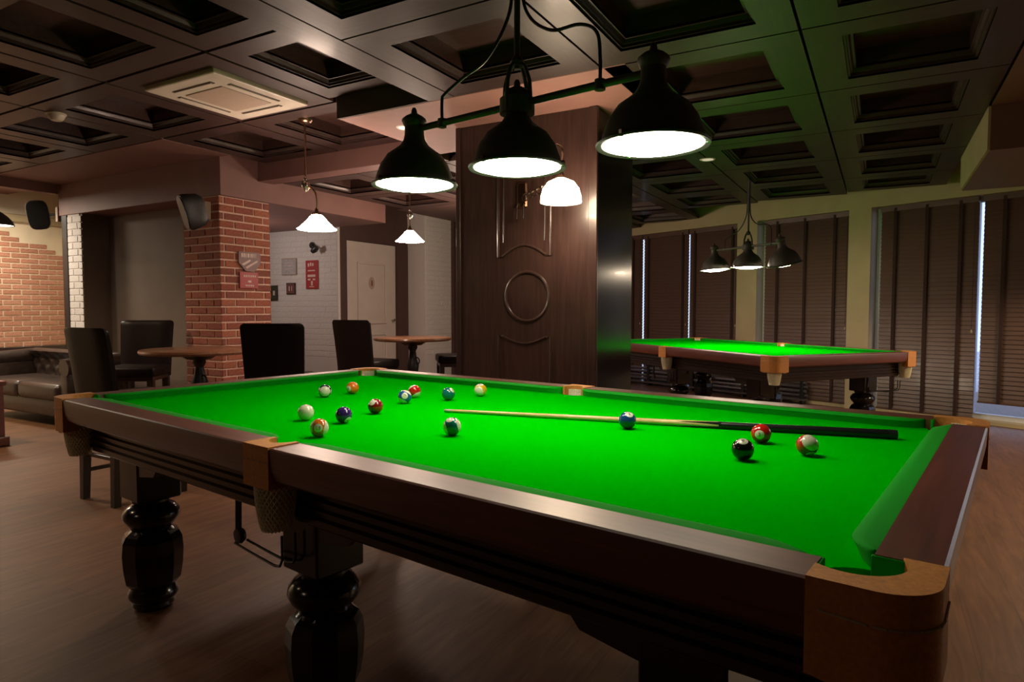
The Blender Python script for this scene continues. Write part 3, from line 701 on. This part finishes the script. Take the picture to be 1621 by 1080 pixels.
for k in range(4):
    a = k * PI / 2 + PI / 4; ax = (pb - pa).normalized(); s1 = ax.cross(Vector((0, 0, 1))).normalized(); s2 = s1.cross(ax)
    dr = (s1 * math.cos(a) + s2 * math.sin(a))
    MB().tube([cp(0.56) + dr * cr(0.56) * 0.9, cp(0.61) + dr * cr(0.61) * 0.78, cp(0.665) + dr * cr(0.665) * 0.55], [0.0006, 0.0035, 0.0075], 8).build('splice_point', M['ebony'], cue)

# ------------------------------------------------------------------ lamps over the tables
SH = [(0.150, 0.004), (0.166, 0.0), (0.168, 0.006), (0.152, 0.016), (0.148, 0.034), (0.131, 0.080), (0.106, 0.117), (0.079, 0.136), (0.056, 0.154), (0.042, 0.176), (0.038, 0.195), (0.037, 0.227),
      (0.041, 0.232), (0.048, 0.250), (0.046, 0.256), (0.032, 0.268), (0.012, 0.278), (0.010, 0.292), (0.006, 0.30), (0.0, 0.302)]
SHI = [(0.150, 0.004), (0.146, 0.034), (0.128, 0.078), (0.102, 0.112), (0.05, 0.14), (0.0, 0.145)]
shade_me = MB().lathe(SH, 40, cap=False).mesh('lamp_shade', M['blackmetal'], sharp=40)
inner_me = MB().lathe(SHI, 40, cap=False).mesh('shade_lining', M['enamelwhite'], sharp=40)
def fixture(label, dmat):
    root = thing('billiard_lamp', label, 'lamp', (0, 0, 0), 0, 'three-shade lamps over the pool tables')
    ZBAR = 0.217
    MB().tube([(-0.50, 0, ZBAR), (0.50, 0, ZBAR)], 0.0125, 12).build('crossbar', M['blackmetal'], root)
    for x in (-0.505, 0, 0.505):
        s = link('lamp_shade', shade_me, root, (x, 0, 0))
        link('shade_lining', inner_me, s)
        MB().lathe([(0.0, 0.012), (0.149, 0.012), (0.149, 0.0095), (0.12, -0.004), (0.07, -0.013), (0.0, -0.016)], 40).build('light_disc', dmat, s)
        for a in (0.4, 2.5, 4.6): MB().box((0.160 * math.cos(a) - 0.006, 0.160 * math.sin(a) - 0.006, 0.0), (0.160 * math.cos(a) + 0.006, 0.160 * math.sin(a) + 0.006, 0.02), 0.002).build('clip', M['chrome'], s, smooth=False)
    MB().tube([(0, 0, 0.335), (0, 0, 1.02)], 0.0105, 12).build('stem', M['blackmetal'], root)
    MB().lathe([(0.065, 1.02), (0.065, 1.0), (0.03, 0.985), (0.012, 0.975), (0.0105, 0.95)], 24).build('canopy', M['blackmetal'], root)
    # yoke: two curved straps and a collar round the middle neck
    y_ = MB()
    for s in (-1, 1):
        y_.tube([(s * 0.012, 0, 0.36), (s * 0.035, 0, 0.335), (s * 0.052, 0, 0.29), (s * 0.056, 0, 0.24), (s * 0.056, 0, 0.19)], 0.007, 8)
        y_.tube([(0, s * 0.012, 0.36), (0, s * 0.035, 0.335), (0, s * 0.052, 0.29), (0, s * 0.056, 0.24), (0, s * 0.056, 0.19)], 0.007, 8)
    y_.lathe([(0.052, 0.185), (0.060, 0.185), (0.060, 0.235), (0.052, 0.235)], 24); y_.lathe([(0.0, 0.345), (0.02, 0.345), (0.024, 0.36), (0.016, 0.375), (0.0, 0.376)], 16)
    y_.build('yoke', M['blackmetal'], root)
    for s, xe in ((-1, -0.355), (1, 0.325)):
        pts = []
        ctrl = [(s * 0.018, 0, 0.95), (s * 0.02, 0, 0.62), (s * 0.05, 0, 0.50), (s * 0.14, 0, 0.43 if s > 0 else 0.40), (s * 0.25, 0, 0.42 if s > 0 else 0.36), (xe * 0.96, 0, 0.38 if s > 0 else 0.32), (xe, 0, 0.30), (xe, 0, 0.225)]
        V = [Vector(c) for c in ctrl]
        for i in range(len(V) - 1):
            p0, p1, p2, p3 = V[max(i - 1, 0)], V[i], V[i + 1], V[min(i + 2, len(V) - 1)]
            for k in range(6):
                t = k / 6
                pts.append(0.5 * ((2 * p1) + (-p0 + p2) * t + (2 * p0 - 5 * p1 + 4 * p2 - p3) * t * t + (-p0 + 3 * p1 - 3 * p2 + p3) * t ** 3))
        pts.append(V[-1])
        MB().tube(pts, 0.0058, 8).build('cable', M['iron'], root)
        MB().lathe([(0.0, 0.20), (0.017, 0.20), (0.017, 0.232), (0.0, 0.236)], 12, Matrix.Translation((xe, 0, 0))).build('cable_clamp', M['blackmetal'], root)
    return root
f1 = fixture('black lamp with three lit dome shades on a bar over the near pool table', M['disc'])
q = tw(1.7185, 0.76, 1.706); f1.location = q; f1.rotation_euler = (0, 0, TZ)
f2 = copy_tree(f1)
tag(f2, 'distant black lamp with three dome shades over the far pool table', 'lamp', 'three-shade lamps over the pool tables')
f2.location = (1.69, 5.66, 1.655); f2.rotation_euler = (0, 0, a2); f2.scale = (1, 1, 1)
CH.clear()
for s in [k for k in kids(f2) if k.name.startswith('lamp_shade')]:
    if s.location.x > 0.3: s.rotation_euler = (R(14), R(0), 0)
    elif s.location.x < -0.3: s.rotation_euler = (R(2), R(-3), 0)
CH.clear()

# ------------------------------------------------------------------ pendants, sconce, ceiling fittings
def pendant(label, loc, ztop, arm):
    root = thing('pendant_lamp', label, 'lamp', loc, 0, 'glass pendant lamps')
    ax = arm[0]; ay = arm[1]
    MB().lathe([(0.030, 0.115), (0.048, 0.10), (0.085, 0.055), (0.128, 0.012), (0.150, 0.0), (0.153, 0.004), (0.132, 0.018), (0.088, 0.062), (0.050, 0.106), (0.030, 0.120)], 36).build('glass_shade', M['glass_lit'], root)
    MB().lathe([(0.0, 0.165), (0.012, 0.165), (0.016, 0.14), (0.034, 0.132), (0.036, 0.112), (0.0, 0.112)], 20).build('shade_holder', M['bronze'], root)
    if ax or ay:
        MB().tube([(0, 0, 0.15), (0, 0, 0.24), (ax * 0.1, ay * 0.1, 0.29), (ax * 0.4, ay * 0.4, 0.325), (ax * 0.75, ay * 0.75, 0.335), (ax, ay, 0.345)], 0.007, 8).build('arm', M['bronze'], root)
        hz = 0.33
    else:
        MB().tube([(0, 0, 0.15), (0, 0, 0.28)], 0.007, 8).build('arm', M['bronze'], root); hz = 0.27
    T = Matrix.Translation((ax, ay, hz))
    MB().lathe([(0.0, -0.035), (0.012, -0.03), (0.03, 0.0), (0.034, 0.02), (0.026, 0.045), (0.012, 0.055), (0.016, 0.07), (0.009, 0.09), (0.0, 0.092)], 20, T).build('hub', M['chrome'], root)
    MB().tube([(ax, ay, hz + 0.08), (ax, ay, ztop - loc[2])], 0.008, 8).build('rod', M['bronze'], root)
    MB().lathe([(0.0, -0.03), (0.03, -0.028), (0.055, -0.012), (0.06, 0.0), (0.0, 0.0)], 20, Matrix.Translation((ax, ay, ztop - loc[2]))).build('canopy', M['bronze'], root)
    return root
pendant('glass pendant lamp hanging from an arm, left of the black shades, with rod beside it', (-0.995, 2.28, 1.852), ZL + 0.0, (-0.075, -0.04))
pendant('smaller looking glass pendant lamp over the round table beside the column', (-1.50, 4.09, 1.945), 2.54, (0, 0))
sc = thing('wall_lamp', 'opal dome lamp on a scrolled bracket, fixed to the wooden column', 'lamp', (0, 0, 0))
sx, sy, sz = 1.165, 2.22, 1.885
MB().lathe([(0.128, 0.0), (0.126, 0.035), (0.112, 0.085), (0.082, 0.125), (0.045, 0.142), (0.0, 0.147)], 36, Matrix.Translation((sx, sy, sz)), cap=False).build('glass_dome', M['sconce_lit'], sc)
MB().lathe([(0.0, 0.19), (0.014, 0.185), (0.02, 0.165), (0.034, 0.148), (0.0, 0.14)], 16, Matrix.Translation((sx, sy, sz))).build('dome_holder', M['chrome'], sc)
MB().tube([(0.705, 2.565, 2.02), (0.80, 2.51, 2.025), (0.94, 2.40, 2.035), (1.08, 2.29, 2.05), (sx, sy + 0.02, 2.065), (sx, sy, 2.05)], 0.008, 8).build('arm', M['bronze'], sc)
scr = [(sx - 0.07 + 0.05 * math.cos(R(a)) * (1 - a / 900), sy + 0.06, 2.22 + 0.045 * math.sin(R(a)) * (1 - a / 900)) for a in range(-10, 260, 20)]
MB().tube([(sx, sy, 2.07), (sx - 0.003, sy + 0.02, 2.13), (sx - 0.012, sy + 0.05, 2.19)] + scr, 0.008, 8).build('scroll', M['chrome'], sc)
MB().box((0.665, 2.548, 1.93), (0.745, 2.574, 2.11), 0.01).build('backplate', M['bronze'], sc, smooth=False)
for k in range(6):
    t = k / 5; MB().torus((0.74 + 0.30 * t, 2.535 - 0.22 * t, 1.995 + 0.025 * t), 0.022, 0.0045, 'y', 16, 6).build('ring', M['chrome'], sc)
for x_ in (0.685, 0.735):
    MB().tube([(x_, 2.545, 1.96), (x_, 2.52, 1.93), (x_, 2.515, 1.85)], 0.006, 6).build('pull', M['chrome'], sc)

ac = thing('ceiling_air_conditioner', 'square cream air conditioner cassette set into the ceiling', 'air conditioner', (-1.06, 1.55, ZL - 0.03))
hx, hy = 0.36, 0.385
MB().box((-hx, -hy, 0), (hx, hy, 0.06), 0.012, 2).build('panel', M['white'], ac, smooth=False)
MB().box((-0.19, -0.20, -0.006), (0.19, 0.20, 0.004), 0.003).build('grille', M['grille'], ac, smooth=False)
for (a, b, c, d) in ((-0.28, -0.245, -0.2, 0.2), (0.245, 0.28, -0.2, 0.2), (-0.2, 0.2, -0.29, -0.255), (-0.2, 0.2, 0.255, 0.29)):
    MB().box((a, c, -0.004), (b, d, 0.003), 0.001).build('air_slot', M['slot'], ac, smooth=False)
    MB().box((a + 0.011, c + 0.01, -0.009), (b - 0.011, d - 0.01, -0.003), 0.001).build('louvre', M['white'], ac, smooth=False)
det = thing('smoke_detector', 'small round white smoke detector on the ceiling at left', 'smoke detector', (-2.59, 1.19, ZL))
MB().lathe([(0.0, -0.055), (0.035, -0.053), (0.052, -0.035), (0.06, -0.015), (0.062, 0.0), (0.0, 0.0)], 24).build('body', M['white'], det)
MB().lathe([(0.063, -0.012), (0.068, -0.008), (0.068, 0.0), (0.0, 0.0)], 24).build('base', M['white'], det)
for lab, lc in (('round recessed ceiling light in the paler soffit before the column', (-0.17, 2.37, ZR)), ('tiny round recessed ceiling light above the far pool table', (1.53, 4.5, ZR - 0.002))):
    dl = thing('recessed_light', lab, 'ceiling light', lc, 0, 'recessed ceiling lights')
    MB().lathe([(0.05, -0.002), (0.062, -0.006), (0.07, 0.0), (0.05, 0.0)], 24, cap=False).build('trim_ring', M['enamelwhite'], dl)
    MB().lathe([(0.0, -0.003), (0.05, -0.003), (0.05, 0.0), (0.0, 0.0)], 24).build('lens', M['downlight'], dl)

# ------------------------------------------------------------------ window blinds
def blind(label, s0, s1, zb, ztop=2.40):
    root = thing('window_blind', label, 'blind', WL, WZ, 'brown slatted window blinds')
    w = s1 - s0; yb = 0.07
    MB().box((s0, yb - 0.03, ztop - 0.07), (s1, yb + 0.03, ztop), 0.004).build('headrail', M['blind'], root, smooth=False)
    MB().box((s0, yb - 0.025, zb), (s1, yb + 0.025, zb + 0.022), 0.004).build('bottom_rail', M['blind'], root, smooth=False)
    me = MB().box((-w / 2 + 0.004, -0.0015, -0.027), (w / 2 - 0.004, 0.0015, 0.027), 0.0007).mesh('slat', M['blind'], smooth=False)
    n = int((ztop - 0.07 - zb - 0.04) / 0.0455); pt = (ztop - 0.075 - zb - 0.045) / (n - 1)
    for i in range(n):
        o = bpy.data.objects.new('slat', me); COL.objects.link(o); o.parent = root
        o.location = ((s0 + s1) / 2, yb, zb + 0.045 + i * pt); o.rotation_euler = (R(-17 + random.uniform(-1, 1)), 0, 0)
    k = max(2, round(w / 0.36))
    for i in range(k):
        x = s0 + w * (i + 0.5) / k if k > 2 else s0 + w * (0.12 + 0.76 * i)
        MB().box((x - 0.016, yb - 0.031, zb + 0.01), (x + 0.016, yb - 0.029, ztop - 0.03)).build('ladder_tape', M['tape'], root, smooth=False)
    c = MB(); c.tube([(s1 - 0.03, yb - 0.036, ztop - 0.06), (s1 - 0.03, yb - 0.037, 1.0)], 0.0022, 5); c.build('cord', M['tape'], root)
    MB().lathe([(0.0, 0.0), (0.008, 0.004), (0.006, 0.035), (0.0, 0.04)], 10, Matrix.Translation((s1 - 0.03, yb - 0.037, 0.965))).build('cord_knob', M['cream'], root)
    return root
blind('brown wooden blind in the far window, half hidden by the dark column', -4.14, -2.978, 0.045, 2.42)
blind('brown wooden blind in the far window between its two thin light slits', -2.956, -2.062, 0.045, 2.42)
blind('brown wooden blind in the far window, behind the left shades of the far lamp', -2.048, -1.2, 0.045, 2.42)
blind('brown wooden blind filling the middle window between two cream piers', -0.805, 0.342, 0.045, 2.42)
blind('wide brown wooden blind right of the second cream pier, reaching the floor', 0.69, 1.675, 0.04, 2.42)
blind('brown wooden blind at the right edge, raised to leave a bright gap below', 1.715, 2.85, 0.225, 2.42)
# low radiator below the windows
rad = thing('radiator', 'low grey slatted radiator on the floor behind the far pool table', 'radiator', WL, WZ)
MB().box((-3.6, -0.16, 0.05), (-0.1, -0.02, 0.07), 0.003).build('shelf', M['radiator'], rad, smooth=False)
for k in range(4): MB().tube([(-3.6, -0.05 - 0.03 * (k % 2), 0.11 + 0.055 * k), (-0.1, -0.05 - 0.03 * (k % 2), 0.11 + 0.055 * k)], 0.022, 10).build('pipe', M['radiator'], rad)
for x in (-3.55, -2.7, -1.85, -1.0, -0.15): MB().box((x - 0.02, -0.12, 0.0), (x + 0.02, -0.02, 0.33), 0.003).build('bracket', M['iron'], rad, smooth=False)
MB().box((-1.62, -0.2, 0.2), (-1.50, -0.12, 0.30), 0.004).build('control_box', M['white'], rad, smooth=False)

# ------------------------------------------------------------------ chairs and tables
def make_chair(label, loc, rz):
    root = thing('dining_chair', label, 'chair', loc, rz, 'tall dark leather chairs')
    MB().box((-0.235, -0.22, 0.585), (0.235, 0.25, 0.68), 0.028, 3).build('seat', M['chairleather'], root, sharp=50)
    MB().box((-0.22, -0.21, 0.545), (0.22, 0.23, 0.588), 0.004).build('seat_frame', M['chairleg'], root, smooth=False)
    secs = []
    for t in [i / 10 for i in range(10)] + [0.94, 0.97, 0.987, 1.0]:
        z = 0.56 + 0.55 * t; yb = -0.245 - 0.06 * t ** 1.3; hw = 0.225 + 0.022 * t; th = 0.105 - 0.035 * t
        if t > 0.9:
            k_ = {0.94: 0.0, 0.97: 0.006, 0.987: 0.014, 1.0: 0.032}[t]; hw -= k_; th *= {0.94: 1.0, 0.97: 0.93, 0.987: 0.8, 1.0: 0.5}[t]
        n = 8; f, bk = [], []
        for i in range(n + 1):
            x = -1 + 2 * i / n; e = 1 - abs(x) ** 6
            f.append((x * hw, yb + th * (0.55 + 0.45 * e) - 0.02 * (1 - x * x), z)); bk.append((x * hw, yb + 0.018 * (1 - e), z - 0.0))
        secs.append(f + bk[::-1])
    MB().rings(secs).build('backrest', M['chairleather'], root, sharp=60)
    for (x, y_, s) in ((-0.185, -0.20, -1), (0.185, -0.20, -1), (-0.195, 0.205, 1), (0.195, 0.205, 1)):
        sec = []
        for t in (0, 0.5, 1):
            h = 0.021 + 0.007 * (1 - t); z = 0.56 * (1 - t); yy = y_ + (-0.02 * t if s < 0 else 0)
            sec.append([(x - h, yy - h, z), (x + h, yy - h, z), (x + h, yy + h, z), (x - h, yy + h, z)])
        MB().rings(sec).build('leg', M['chairleg'], root, smooth=False)
    st = MB(); st.box((-0.18, -0.215, 0.28), (0.18, -0.195, 0.305), 0.003); st.build('stretcher', M['chairleg'], root, smooth=False)
    MB().box((-0.19, 0.195, 0.22), (0.19, 0.215, 0.25), 0.003).build('stretcher', M['chairleg'], root, smooth=False)
    for x in (-0.19, 0.19): MB().box((x - 0.01, -0.2, 0.17), (x + 0.01, 0.2, 0.195), 0.003).build('stretcher', M['chairleg'], root, smooth=False)
    return root
def face(dx, dy): return math.atan2(dy, dx) - PI / 2
ch0 = make_chair('dark leather chair seen from behind at left, next to the sofa', (-1.35, 0.99, 0), face(0.03, 1))
def chair(label, x, y, rz):
    c = copy_tree(ch0); c.location = (x, y, 0); c.rotation_euler = (0, 0, rz)
    return tag(c, label, 'chair', 'tall dark leather chairs')
chair('dark leather chair facing us behind the left round table', -3.33, 2.19, face(0.62, -0.78))
chair('wide dark leather chair seen from behind, in front of the brick pillar', -1.46, 2.30, face(-0.60, 0.80))
chair('dark leather chair with its back to the white door, left of the small round table', -1.87, 3.83, face(-0.05, 1.0))
chair('dark leather chair on the far side of the small round table, by the column', -1.50, 4.98, face(-0.75, -0.65))
def round_table(label, loc, r, zt):
    root = thing('round_table', label, 'table', loc, 0, 'round bar tables')
    MB().lathe([(0.0, zt - 0.04), (r - 0.03, zt - 0.04), (r - 0.005, zt - 0.032), (r, zt - 0.02), (r - 0.004, zt - 0.004), (r - 0.012, zt), (0.0, zt)], 56).build('tabletop', M['tabletop'], root)
    MB().lathe([(0.0, zt - 0.09), (0.10, zt - 0.09), (0.17, zt - 0.045), (0.0, zt - 0.042)], 24).build('top_plate', M['iron'], root)
    MB().lathe([(0.05, 0.06), (0.075, 0.10), (0.06, 0.16), (0.035, 0.22), (0.042, 0.40), (0.062, 0.52), (0.070, 0.58), (0.045, 0.66), (0.035, zt - 0.16), (0.055, zt - 0.12), (0.05, zt - 0.085)], 24).build('pedestal', M['iron'], root)
    for k in range(4):
        a = k * PI / 2 + 0.5
        MB().tube([(0.05 * math.cos(a), 0.05 * math.sin(a), 0.13), (0.18 * math.cos(a), 0.18 * math.sin(a), 0.10), (0.30 * math.cos(a), 0.30 * math.sin(a), 0.03), (0.35 * math.cos(a), 0.35 * math.sin(a), 0.02)], [0.03, 0.026, 0.022, 0.018], 8).build('foot', M['iron'], root)
    MB().torus((0.055, 0.0, zt - 0.27), 0.04, 0.008, 'y', 20, 6).build('ring', M['iron'], root)
    return root
round_table('round brown table standing before the brick pillar', (-2.28, 2.12, 0), 0.47, 0.875)
round_table('smaller round brown table near the white corner and wooden column', (-1.72, 4.40, 0), 0.44, 0.902)

# ------------------------------------------------------------------ sofa
so = thing('sofa', 'tufted brown leather sofa at the left edge, before the brick arch', 'sofa', (-5.12, 2.30, 0))
HW = 1.0
MB().box((-HW + 0.04, -0.33, 0.11), (HW - 0.04, 0.36, 0.30), 0.03, 3).build('base', M['sofaleather'], so, sharp=50)
for s in (-1, 1): MB().box((min(s * 0.0, s * (HW - 0.17)) + 0.004, -0.37, 0.28), (max(0, s * (HW - 0.17)) - 0.004, 0.22, 0.455), 0.055, 4).build('seat_cushion', M['sofaleather'], so, sharp=60)
def tufted(w, h, nx, nz):
    mb = MB(); g = []
    NX, NZ = 60, 18
    for j in range(NZ + 1):
        row = []
        for i in range(NX + 1):
            x = i / NX; z = j / NZ; d = 1e9
            for b in range(nz):
                for a in range(nx + 1):
                    bx = (a + (0.5 if b % 2 else 0)) / nx; bz = (b + 0.5) / nz
                    d = min(d, math.hypot((x - bx) * w, (z - bz) * h))
            dep = 0.045 * math.exp(-(d / 0.045) ** 2)
            roll = 0.07 * math.sin(min(1, max(0, (z - 0.72) / 0.28)) * PI / 2)
            row.append(mb.b.verts.new((-w / 2 + w * x, -0.02 + dep - roll, h * z)))
        g.append(row)
    for j in range(NZ):
        for i in range(NX): mb.b.faces.new((g[j][i], g[j][i + 1], g[j + 1][i + 1], g[j + 1][i]))
    return mb
bk = tufted(2 * HW - 0.3, 0.31, 8, 3).build('backrest', M['sofaleather'], so, (0, 0.20, 0.42), sharp=80)
MB().box((-HW + 0.06, 0.215, 0.2), (HW - 0.06, 0.36, 0.68), 0.03, 3).build('back_frame', M['sofaleather'], so, sharp=50)
MB().tube([(-HW + 0.08, 0.245, 0.685), (HW - 0.08, 0.245, 0.685)], 0.07, 16).build('back_roll', M['sofaleather'], so)
for s in (-1, 1):
    ar = MB(); ar.box((s * (HW - 0.09) - 0.075, -0.34, 0.11), (s * (HW - 0.09) + 0.075, 0.34, 0.60), 0.025, 3); ar.build('arm', M['sofaleather'], so, sharp=50)
    MB().tube([(s * (HW - 0.075), -0.345, 0.63), (s * (HW - 0.075), 0.30, 0.66)], 0.092, 18).build('arm_roll', M['sofaleather'], so)
for x in (-HW + 0.12, HW - 0.12):
    for y_ in (-0.29, 0.3): MB().lathe([(0.018, 0.0), (0.03, 0.03), (0.022, 0.07), (0.034, 0.115)], 14, Matrix.Translation((x, y_, 0))).build('foot', M['chairleg'], so)
nl = MB()
for i in range(30): nl.lathe([(0.008, 0), (0.006, 0.004), (0, 0.006)], 6, Matrix.Translation((-HW + 0.1 + i * 0.062, -0.331, 0.285)) @ Matrix.Rotation(R(90), 4, 'X'))
nl.build('nail_heads', M['bronze'], so)['kind'] = 'stuff'
pd = thing('wooden_pedestal', 'dark red wooden pedestal with stepped plinth, cut off at the left edge', 'pedestal', (-4.09, 1.17, 0))
MB().box((-0.215, -0.17, 0.0), (0.225, 0.17, 0.085), 0.01, 2).build('plinth', M['mahogany'], pd, smooth=False)
MB().box((-0.19, -0.145, 0.085), (0.195, 0.145, 0.54), 0.004).build('shaft', M['mahogany'], pd, smooth=False)
MB().box((-0.21, -0.165, 0.54), (0.215, 0.165, 0.58), 0.008).build('cap', M['mahogany'], pd, smooth=False)

# ------------------------------------------------------------------ speakers, pictures, signs
def speaker(label, loc, rot, arm):
    root = thing('wall_speaker', label, 'speaker', loc, 0, 'black wall speakers'); 
    secs = []
    for (y_, sx_, sz_) in ((0.10, 0.075, 0.125), (0.06, 0.10, 0.155), (-0.05, 0.115, 0.175), (-0.085, 0.108, 0.168)):
        sec = []
        for k in range(24):
            a = 2 * PI * k / 24; c, s = math.cos(a), math.sin(a); e = 0.55
            sec.append((sx_ * math.copysign(abs(c) ** e, c), y_, sz_ * math.copysign(abs(s) ** e, s)))
        secs.append(sec)
    b = MB().rings(secs).build('cabinet', M['speaker'], root); b.rotation_euler = rot
    g = MB(); sec = [(p[0] * 0.9, -0.088, p[2] * 0.92) for p in secs[-1]]; g.rings([sec, [(p[0], -0.094, p[2]) for p in sec]])
    g = g.build('front_grille', M['iron'], b)
    MB().tube([(0, 0, 0), tuple(x * 0.6 for x in arm), arm], 0.014, 8).build('arm', M['iron'], root)
    n = Vector(arm).normalized(); A = Vector(arm)
    MB().box((A.x - 0.025, A.y - 0.035, A.z - 0.09), (A.x + 0.025, A.y + 0.035, A.z + 0.09), 0.005).build('wall_plate', M['grille'], root, smooth=False)
    return root
speaker('black speaker on a bracket at the end of the maroon beam', (-5.98, 2.60, 2.36), (R(10), R(-8), R(60)), (0.232, 0.12, 0.0))
speaker('black speaker tilted downwards near the top of the brick pillar', (-2.90, 2.52, 2.17), (R(18), R(8), R(-20)), (0.0, 0.145, 0.02))
wlmp = thing('spot_lamp', 'small black spot lamp on the white brick wall above the posters', 'lamp', (-4.06, 5.14, 2.115))
MB().lathe([(0.0, 0), (0.04, 0), (0.045, 0.02), (0.0, 0.025)], 16, Matrix.Rotation(R(90), 4, 'X')).build('wall_mount', M['iron'], wlmp)
MB().tube([(-0.02, -0.02, 0.02), (0.06, -0.07, -0.02), (0.13, -0.1, -0.06)], 0.012, 8).build('arm', M['iron'], wlmp)
MB().lathe([(0.03, -0.05), (0.045, 0.0), (0.035, 0.05), (0.0, 0.055)], 16, Matrix.Translation((0.15, -0.11, -0.075)) @ Matrix.Rotation(R(60), 4, 'Y')).build('lamp_head', M['iron'], wlmp)
def picture(label, name, x, z, w, h, frame, face_, marks, cat='picture', yy=5.145):
    root = thing(name, label, cat, (x, yy, z))
    MB().box((-w / 2, -0.018, -h / 2), (w / 2, -0.002, h / 2), 0.003).build('frame', M[frame], root, smooth=False)
    MB().box((-w / 2 + 0.012, -0.0195, -h / 2 + 0.012), (w / 2 - 0.012, -0.017, h / 2 - 0.012)).build('print', M[face_], root, smooth=False)
    if marks:
        mb = MB()
        for (a, b, c, d) in marks: mb.box((a * w - w / 2, -0.0206, b * h - h / 2), (c * w - w / 2, -0.0193, d * h - h / 2))
        mb.build('lettering', M['signwhite'], root, smooth=False)
    return root
picture('tall red poster with pale markings on the white brick wall', 'poster', -4.075, 1.705, 0.235, 0.40, 'red', 'red', [(0.2, .78, .32, .9), (.38, .8, .5, .92), (.56, .8, .68, .9), (.2, .62, .8, .66), (.18, .42, .82, .50), (.45, .12, .6, .28), (.2, .3, .4, .36), (.6, .3, .8, .36), (.3, .06, .7, .09)], 'poster')
picture('pale grey framed notice on the white brick wall', 'framed_notice', -4.53, 1.83, 0.30, 0.24, 'grille', 'paper', [(.2, .7, .8, .74), (.2, .55, .7, .59), (.3, .35, .8, .39)])
picture('small square dark red picture below the grey notice', 'framed_picture', -4.50, 1.515, 0.18, 0.165, 'darkwood', 'signbrown', [(.3, .3, .4, .7), (.6, .3, .66, .7)])
picture('small dark green picture beside the brick pillar edge', 'framed_picture', -4.86, 1.455, 0.16, 0.22, 'darkwood', 'greenprint', [(.45, .35, .7, .65)])
def pillar_sign(label, name, v, z, poly, mat, marks):
    root = thing(name, label, 'sign', (-2.752, v, z))
    mb = MB(); lo = [mb.b.verts.new((0.0, a, b)) for a, b in poly]; hi = [mb.b.verts.new((0.008, a, b)) for a, b in poly]; n = len(poly)
    mb.b.faces.new(lo); mb.b.faces.new(hi[::-1])
    for i in range(n): mb.b.faces.new((lo[i], lo[(i + 1) % n], hi[(i + 1) % n], hi[i]))
    mb.build('plate', M[mat], root, smooth=False)
    t = MB()
    for m in marks: t.prism([(p, q_) for p, q_ in m], 0.0075, 0.0095, Matrix(((0, 0, 1, 0), (1, 0, 0, 0), (0, 1, 0, 0), (0, 0, 0, 1))))
    t.build('lettering', M['signwhite'], root, smooth=False)
    return root
lets = [[(a, 0.055), (a + w_, 0.055), (a + w_, 0.095), (a, 0.095)] for a, w_ in ((-0.10, 0.022), (-0.072, 0.022), (-0.044, 0.010), (-0.026, 0.022), (0.004, 0.008), (0.018, 0.022), (0.048, 0.012), (0.070, 0.010))]
pillar_sign('maroon shield shaped sign with pale lettering and two slanting bars on the brick pillar', 'pillar_sign', 3.035, 1.695, [(-0.13, 0.11), (0.13, 0.11), (0.14, 0.0), (0.06, -0.09), (-0.05, -0.085), (-0.13, 0.0)], 'signbrown',
            lets + [[(-0.095, -0.015), (-0.07, -0.03), (0.02, 0.025), (0.0, 0.035)], [(-0.05, -0.045), (-0.035, -0.06), (0.10, 0.015), (0.09, 0.03)]])
pillar_sign('bright red rectangular sign with pale lettering, below the maroon sign', 'pillar_sign', 3.03, 1.515, [(-0.115, 0.085), (0.105, 0.085), (0.105, -0.08), (-0.115, -0.08)], 'red',
            [[(-0.07 + i * 0.022, 0.035), (-0.056 + i * 0.022, 0.035), (-0.056 + i * 0.022, 0.055), (-0.07 + i * 0.022, 0.055)] for i in range(7)] + [[(-0.02, -0.02), (0.02, -0.02), (0.02, 0.0), (-0.02, 0.0)]] + [[(-0.05 + i * 0.022, -0.06), (-0.036 + i * 0.022, -0.06), (-0.036 + i * 0.022, -0.043), (-0.05 + i * 0.022, -0.043)] for i in range(5)])
dl = thing('pendant_lamp', 'black dome pendant lamp in the lounge, cut off by the left edge', 'lamp', (-5.31, 1.88, 2.11))
MB().lathe([(0.165, 0.0), (0.168, 0.004), (0.15, 0.05), (0.11, 0.10), (0.06, 0.14), (0.03, 0.16), (0.03, 0.20), (0.0, 0.205)], 32, cap=False).build('lamp_shade', M['blackmetal'], dl)
MB().lathe([(0.0, 0.012), (0.155, 0.012), (0.155, 0.008), (0.0, 0.006)], 32).build('light_disc', M['disc_dim'], dl)
MB().tube([(0, 0, 0.2), (0, 0, 0.6)], 0.006, 6).build('cord', M['iron'], dl)
